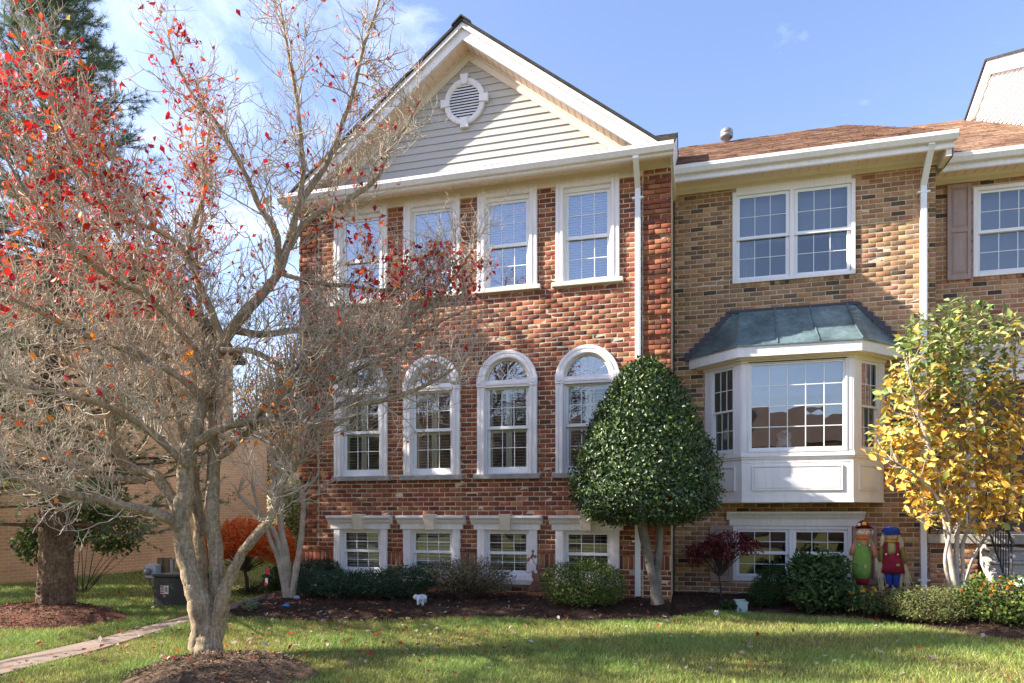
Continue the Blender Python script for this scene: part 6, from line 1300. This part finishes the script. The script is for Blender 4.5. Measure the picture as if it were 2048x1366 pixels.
# ------------------------------------------------------------------ small garden ornaments
def ornaments():
    rust = M.setdefault('rust', mat('rusty_sheet', (.27,.135,.10), .85, .2, bump=(60,.3), var=[(9,.3),(60,.25)], metal=.2)); Y = -.28
    P = lambda a, b: (lambda q: (float(q[0]), float(q[2])))(onY(1010+a/11.38, 1090+b/11.38, Y)); q0 = onY(1010+640/11.38, 1197, Y)
    o = thing('garden_silhouette', 'rusty sheet metal girl silhouette on a stake between the third and fourth lower windows', 'ornament', (q0[0], Y, float(bed_z(q0[0], Y))))
    dress = [(615,600),(648,570),(665,625),(700,648),(742,642),(762,562),(800,572),(805,650),(790,720),(782,795),(802,900),(820,985),(770,1072),(700,1042),(640,1060),(602,1028),(545,1048),(520,1000),(580,900),(640,805),(610,720)]
    MB().plate([P(*p) for p in dress], Y, Y+.004).build('dress', rust, o)
    def tb(pts, r, nm): MB().tube([(P(*p)[0], Y+.002, P(*p)[1]) for p in pts], r, 6).build(nm, rust, o)
    tb([(625,610),(570,612),(520,632),(470,610),(455,540),(475,450),(515,370)], .0055, 'arm'); tb([(740,570),(742,500),(738,460),(690,435),(645,385),(630,320)], .006, 'hair_curl'); tb([(720,570),(715,470),(750,455),(790,470),(785,560)], .012, 'neck'); tb([(640,1050),(638,1250)], .006, 'stake')
    tb([(800,600),(850,620),(870,680),(840,735),(750,735)], .006, 'arm')
    for a, b, r in ((635,145,.026),(632,212,.020),(608,262,.024),(690,265,.026),(600,300,.018),(530,335,.03),(555,300,.018),(640,255,.02)): 
        cx_, cz_ = P(a, b); MB().plate([(cx_+r*(1+.18*math.cos(5*t*math.pi/8))*math.cos(t*math.pi/8), cz_+r*(1+.18*math.cos(5*t*math.pi/8))*math.sin(t*math.pi/8)) for t in range(16)], Y-.003, Y+.002).build('flower', rust, o)
    tb([(630,320),(620,262),(640,145)], .004, 'flower_stem')
    # elephant figurine: continuous body with ears, legs and trunk
    e = ground(842, 1211, .1); e[2] = float(bed_z(e[0], e[1])); cer = M.setdefault('ceramic', mat('white_ceramic', (.66,.72,.80), .35, .4, var=(12,.12))); el = thing('elephant_figurine', 'small white ceramic elephant figurine on the mulch by the juniper', 'ornament', e)
    b = MB(); b.ball(e+[0,.03,.105], (.062,.085,.058), 14, 10); b.ball(e+[-.005,-.055,.115], (.05,.045,.05), 12, 8)
    b.tube([e+[-.005,-.085,.11], e+[-.01,-.115,.08], e+[.0,-.125,.045], e+[.015,-.135,.03]], [.022,.019,.014,.011], 8)
    for sx in (-.038, .038):
        for sy in (-.025, .085): b.tube([e+[sx,sy,.10], e+[sx,sy,.05], e+[sx,sy,-.01]], [.026,.022,.025], 8)
    body = b.build('body', cer, el, smooth=True); mo = body.modifiers.new('fuse', 'REMESH'); mo.mode = 'VOXEL'; mo.voxel_size = .007; mo.use_smooth_shade = True
    for s in (-1, 1): MB().ball(e+[s*.075,-.035,.125], (.046,.012,.042), 12, 8, lambda p: np.array([p[0], p[1]+.9*p[0]*p[0]*-.4, p[2]-.25*abs(p[0])])).build('ear', cer, el, smooth=True)
    # planter box and white blooms
    p = ground(1481, 1212, .1); p[2] = float(bed_z(p[0], p[1])); ce = M.setdefault('celadon', mat('pale_green_glaze', (.45,.56,.50), .4, .4, var=(15,.15))); pl = thing('planter_box', 'small pale green square planter box tilted in the mulch', 'planter', p)
    tf = lambda a, b, c: (p[0]+.97*a-.22*b, p[1]+.22*a+.95*b-.12*c, p[2]+c+.10*b); m = MB(tf)
    for a, b, c, d in ((-.085,.085,-.085,-.073),(-.085,.085,.073,.085),(-.085,-.073,-.073,.073),(.073,.085,-.073,.073)): m.box(a, b, c, d, -.02, .17)
    m.build('walls', ce, pl); MB(tf).box(-.072, .072, -.072, .072, .10, .115).build('earth', M['mulch'], pl); q = MB(tf); q.box(-.094,.094,-.096,-.086,.14,.172).box(-.094,.094,.086,.096,.14,.172); q.build('rim', ce, pl)
    for z in (.04, .075): MB(tf).box(-.06, .06, -.0885, -.0852, z, z+.015).build('relief', ce, pl)
    for (u, v_, r), lab in zip(((1424,1193,.045),(1437,1190,.05),(1433,1219,.045)), ('pale white bloom left of the planter box, leftmost of three', 'pale white bloom nearest the planter box', 'pale white bloom on the mulch, lowest of the three')):
        c = ground(u, v_+5, .1); c[2] = float(bed_z(c[0], c[1])); fl = thing('white_flower', lab, 'flower', c, 'white blooms by the planter'); n = 46; a = unit(rng.normal(size=(n, 3))+[0,0,.4]); cc = c+np.array([0,0,.06])+a*r*.5
        v, f = leaf_quads(cc, a, unit(rng.normal(size=(n, 3))), np.full(n, r*.8), np.full(n, r*.7)); make_obj('petals', np_mesh('petals', v, f, col=np.full((len(v), 3), .72)), M['leaf'], fl, 'stuff'); MB().tube([c-[0,0,.03], c+[0,0,.06]], .005, 5).build('stem', M['dstem'], fl)
    shrub('flower_foliage', 'low green leaves between the white blooms and the planter', 'plant', bz(6.95, .12), [((0,0,.06),(.2,.14,.09))], 420, .06, .5, [(.05,.09,.03),(.08,.12,.04)], [1,1], 'leaf', up=.8, shell=.2, nst=4)
    # stones
    for u, v_, r, lab, cc in ((1268,1203,.07,'flat pale stone at the foot of the downspout',(.5,.48,.44)),(573,1209,.045,'bright blue glazed ball on the mulch near the crape myrtle',(.06,.24,.55)),(594,1201,.05,'grey rounded stone behind the blue ball',(.33,.33,.40)),(505,1208,.06,'grey stone in the sedum at the bed corner',(.30,.29,.33))):
        c = ground(u, v_, .12); c[2] = float(bed_z(c[0], c[1])); ob = MB().ball((0,0,r*.45), (r*1.3, r, r*.7), 12, 8, lambda p: p*(1+.08*math.sin(5*p[0]+3*p[1])+.06*math.cos(7*p[2]+p[0]))).build('glazed_ball' if cc[2] > .5 else 'stone', mat('stone_paint', cc, .5 if cc[2] > .5 else .85, .3, var=(30,.2)), smooth=True); ob.location = c; tag(ob, lab, 'ornament' if cc[2] > .5 else 'stone')
    # stake with pink flag
    c = ground(531, 1198, .02); st = thing('garden_stake', 'thin stake with a pink flag and red white tag by the path', 'ornament', c); MB().tube([c-[0,0,.08], c+[0,0,.58]], .004, 6).build('stake', M['iron'], st)
    pk = mat('pink_flag', (.75,.07,.14), .6); MB().add([tuple(c+[0,0,.58]), tuple(c+[.085,-.01,.56]), tuple(c+[.08,.01,.44]), tuple(c+[.0,0,.46]), tuple(c+[0,.004,.58]), tuple(c+[.085,-.006,.56]), tuple(c+[.08,.014,.44]), tuple(c+[.0,.004,.46])], [(0,1,2,3),(7,6,5,4),(0,4,5,1),(1,5,6,2),(2,6,7,3),(3,7,4,0)]).build('flag', pk, st)
    MB().box(c[0]-.005, c[0]+.05, c[1]-.006, c[1]-.002, c[2]+.27, c[2]+.38).build('tag', M['vinyl'], st); MB().box(c[0]-.02, c[0]+.035, c[1]-.010, c[1]-.0065, c[2]+.24, c[2]+.30).build('tag_base', pk, st)
    # pale mint sheet by the stair
    Ym = -.05; m = MB(); n = 14; top = []; a0 = onY(2011, 1174, Ym); a1 = onY(2052, 1150, Ym); a2 = onY(2085, 1168, Ym)
    for k in range(n+1):
        s = k/n; base = a0*(1-s)**2+2*a1*s*(1-s)*1.0+a2*s*s; w_ = .17*math.sin(math.pi*min(1, s*.85+.02)); top.append(((base[0], Ym-w_*.5, base[2]-w_*.55), (base[0], Ym+w_, base[2]+.02)))
    v = [p for t in top for p in t]; v += [(a, b, c_-.008) for a, b, c_ in v]; h = 2*(n+1); m.add(v, [(2*k, 2*k+2, 2*k+3, 2*k+1) for k in range(n)]+[(h+2*k, h+2*k+1, h+2*k+3, h+2*k+2) for k in range(n)]+[(2*k, h+2*k, h+2*k+2, 2*k+2) for k in range(n)])
    qx = onY(2048, 1190, Ym); o = thing('mint_leaf_dish', 'pale mint green curved leaf-shaped dish on a post before the stair', 'ornament', (qx[0], Ym, float(bed_z(qx[0], Ym)))); m.build('dish', mat('mint_glaze', (.45,.62,.54), .45, .4, var=(10,.12)), o, smooth=True)
    MB().tube([(qx[0]+.05, Ym+.03, float(bed_z(qx[0], Ym))-.05), (qx[0]+.05, Ym+.03, onY(2048, 1168, Ym)[2])], .02, 8).build('post', M['iron'], o)
    # plush dog sitting inside the bay window
    c = np.array([7.86, .93, 2.412]); wf = M.setdefault('plush', mat('white_plush', (.85,.83,.78), .95, .05, bump=(90,.9), var=(30,.15))); d = thing('plush_dog', 'white fluffy toy dog sitting behind the bay window glass', 'toy', c)
    b = MB(); b.ball(c+[0,.02,.13], (.12,.12,.14), 16, 12); b.ball(c+[.0,-.02,.30], (.085,.085,.085), 16, 12); b.ball(c+[.0,-.10,.285], (.045,.05,.04), 12, 8)
    for s in (-1, 1): b.ball(c+[s*.085,.0,.29], (.03,.04,.065), 10, 8); b.tube([c+[s*.06,-.06,.18], c+[s*.065,-.10,.08], c+[s*.07,-.13,.03]], [.045,.04,.042], 10); b.ball(c+[s*.11,-.03,.05], (.05,.10,.05), 10, 8)
    body = b.build('body', wf, d, smooth=True); mo = body.modifiers.new('fuse', 'REMESH'); mo.mode = 'VOXEL'; mo.voxel_size = .012; mo.use_smooth_shade = True
    for dx, dy, dz, r in ((-.03,-.10,.325,.011),(.03,-.10,.325,.011),(0,-.152,.295,.014)): MB().ball(c+[dx,dy,dz], r, 8, 6).build('nose' if r > .012 else 'eye', M['iron'], d, smooth=True)
ornaments()
def flowers(n, cx, cy, sx, sy, z0, z1, stops, wts, label, cat='flower'):
    o = thing('flower_heads', label, cat, (cx, cy, float(bed_z(cx, cy)))); V = []; Fs = []; off = 0; cl = []
    for _ in range(n):
        c = np.array([cx+rng.normal(0, sx), cy+rng.normal(0, sy), rng.uniform(z0, z1)]); k = 12; a = unit(rng.normal(size=(k, 3))+[0,0,.8]); v, f = leaf_quads(c+a*.012, a, unit(rng.normal(size=(k, 3))), np.full(k, .022), np.full(k, .018))
        MB().tube([(c[0], c[1], float(bed_z(c[0], c[1]))-.02), tuple(c)], .0025, 4).build('flower_stem', M['dstem'], o)
        h = make_obj('flower_head', np_mesh('flower_head', v, f, col=shade_cols(1, stops, wts, .1)[0]), M['leaf'], o, 'stuff')
flowers(26, 9.12, -.02, .26, .16, .12, .32, [(.80,.55,.03),(.75,.62,.15)], [3,1], 'small yellow flower heads above the lantana below the scarecrows')
flowers(18, 10.35, -.62, .22, .16, .28, .55, [(.80,.22,.02),(.80,.50,.04)], [2,1], 'orange and yellow flower heads at the foot of the stair')

# ------------------------------------------------------------------ mulch chips, fallen leaves, grass
def chips(n):
    x = rng.uniform(-1, 11, n); y = rng.uniform(-3, 1.2, n); k = in_bed(x, y); x, y = x[k], y[k]; z = bed_z(x, y)+.012; P = np.stack([x, y, z], 1)
    for _, c, rx, ry, hh, _c2 in MOUNDS:
        m = 5200; a = rng.random(m)*6.283; r = np.sqrt(rng.random(m)); X = c[0]+rx*r*np.cos(a); Y = c[1]+ry*r*np.sin(a); P = np.concatenate([P, np.stack([X, Y, gz(X, Y)+hh*np.clip(1-r*r, 0, 1)**.8+.01], 1)])
    m = len(P); nn = unit(rng.normal(0, .45, (m, 3))+[0,0,1]); ax = unit(rng.normal(size=(m, 3))*[1,1,.25]); ln = rng.uniform(.02, .065, m); v, f = leaf_quads(P, nn, ax, ln, ln*rng.uniform(.12, .4, m), .05)
    cols = shade_cols(m, [(.10,.06,.042),(.065,.04,.03),(.16,.105,.07),(.04,.026,.022)], [4,4,1.6,2], .2); i = P[:, 1] < -3.4; cols[i] = shade_cols(int(i.sum()), [(.20,.135,.085),(.13,.085,.055),(.28,.20,.13),(.08,.05,.035)], [3,3,2,2], .2)
    make_obj('mulch_chips', np_mesh('mulch_chips', v, f, col=np.repeat(cols, 4, 0)), M['chips'], None, 'stuff'); tag(bpy.data.objects['mulch_chips'], 'loose brown mulch chips over the bed and mounds', 'mulch')
chips(42000)
def fallen():
    P = []
    for n, cx, cy, sx, sy in ((260, .2, -4.2, 1.6, 1.5), (160, 2.6, -4.0, 1.2, 1.2), (70, 5.5, -3.2, 2.2, 1.0), (30, 9, -3, 1.2, 1), (70, -3, -2.5, 1.6, 1.5)):
        P.append(np.stack([rng.normal(cx, sx, n), rng.normal(cy, sy, n)], 1))
    P.append(np.stack([rng.uniform(-.5, 6.3, 150), rng.uniform(-2.6, -.4, 150)], 1)); P = np.concatenate(P); x, y = P[:, 0], P[:, 1]; k = (y > -7) & (y < 1); x, y = x[k], y[k]
    b = in_bed(x, y); z = np.where(b, bed_z(x, y)+.015, gz(x, y)+np.maximum(mound_h(x, y)+.012, np.where(in_walk(x, y), .028, .045))); m = len(x)
    nn = unit(rng.normal(0, .35, (m, 3))+[0,0,1]); ax = unit(rng.normal(size=(m, 3))*[1,1,.2]); ln = rng.uniform(.045, .10, m); v, f = leaf_quads(np.stack([x, y, z+.008], 1), nn, ax, ln, ln*.58, .35, -.15)
    cols = shade_cols(m, [(.42,.05,.03),(.50,.14,.04),(.28,.15,.09),(.50,.42,.40),(.36,.27,.22)], [2.5,1.6,2,2.6,2], .15); make_obj('fallen_leaves', np_mesh('fallen_leaves', v, f, col=np.repeat(cols, 4, 0)), M['leaf'], None, 'stuff'); tag(bpy.data.objects['fallen_leaves'], 'scattered red and pale brown fallen leaves on the lawn and bed', 'leaves')
fallen()
def grass():
    XX, YY, HH, WW_ = [], [], [], []
    for x0, x1, y0, y1, dens, h, w_ in ((-3.5, 11.5, -7.0, -4.2, 6200, .052, .0046), (-3.5, 12.5, -4.2, -1.6, 4200, .055, .0055), (-1.5, 12.5, -1.6, .8, 3200, .05, .0055), (-8.4, -.9, -4.5, 1.0, 1500, .055, .007), (-8.4, -1.0, 1.0, 10.4, 450, .07, .011)):
        n = int((x1-x0)*(y1-y0)*dens); XX.append(rng.uniform(x0, x1, n)); YY.append(rng.uniform(y0, y1, n)); HH.append(h*rng.uniform(.5, 1.35, n)); WW_.append(np.full(n, w_))
    x, y, h, w_ = map(np.concatenate, (XX, YY, HH, WW_)); inner = in_bed(x, y) & (y > bed_front(x)+.04)
    k = ~inner & ~in_walk(x, y) & ~((x > -.74) & (y > -.05)) & (mound_h(x, y) < .02)
    px, py = proj(np.stack([x, y, gz(x, y)], 1)); k &= (px > -60) & (px < 2110) & (py < 1420); patch = np.sin(x*2.1+np.sin(y*1.7))*np.cos(y*2.6+np.sin(x*1.3)); k &= rng.random(len(x)) < .72+.28*patch
    x, y, h, w_, patch = x[k], y[k], h[k], w_[k], patch[k]; n = len(x); h = h*(1+.22*patch); base = np.stack([x, y, gz(x, y)+.012*np.sin(x*1.7+y*.6)*np.cos(y*1.3-x*.4)-.004], 1); a = rng.random(n)*6.283; side = np.stack([np.cos(a), np.sin(a), np.zeros(n)], 1)*w_[:, None]/2
    ln = rng.normal(0, .55, (n, 2))*h[:, None]; tip = base+np.concatenate([ln, h[:, None]], 1); mid = base+np.concatenate([ln*.3, h[:, None]*.62], 1)
    V = np.stack([base-side, base+side, mid+side*.75, tip, mid-side*.75], 1).reshape(-1, 3); i = np.arange(n)[:, None]*5; Fc = np.concatenate([i+np.array([[0,1,2]]), i+np.array([[0,2,4]]), i+np.array([[4,2,3]])], 1).reshape(-1, 3)
    cols = shade_cols(n, [(.26,.325,.07),(.33,.385,.09),(.18,.245,.05),(.46,.46,.17),(.52,.46,.23)], [4,4,3,2.2,1.0], .12)*(1+.14*patch[:, None]*np.array([-1,.2,0]))
    make_obj('lawn_grass', np_mesh('lawn_grass', V, Fc, col=np.repeat(cols, 5, 0)), M['grass'], None, 'stuff'); tag(bpy.data.objects['lawn_grass'], 'short green lawn grass in front of the houses', 'grass'); print('BLADES', n)
grass()
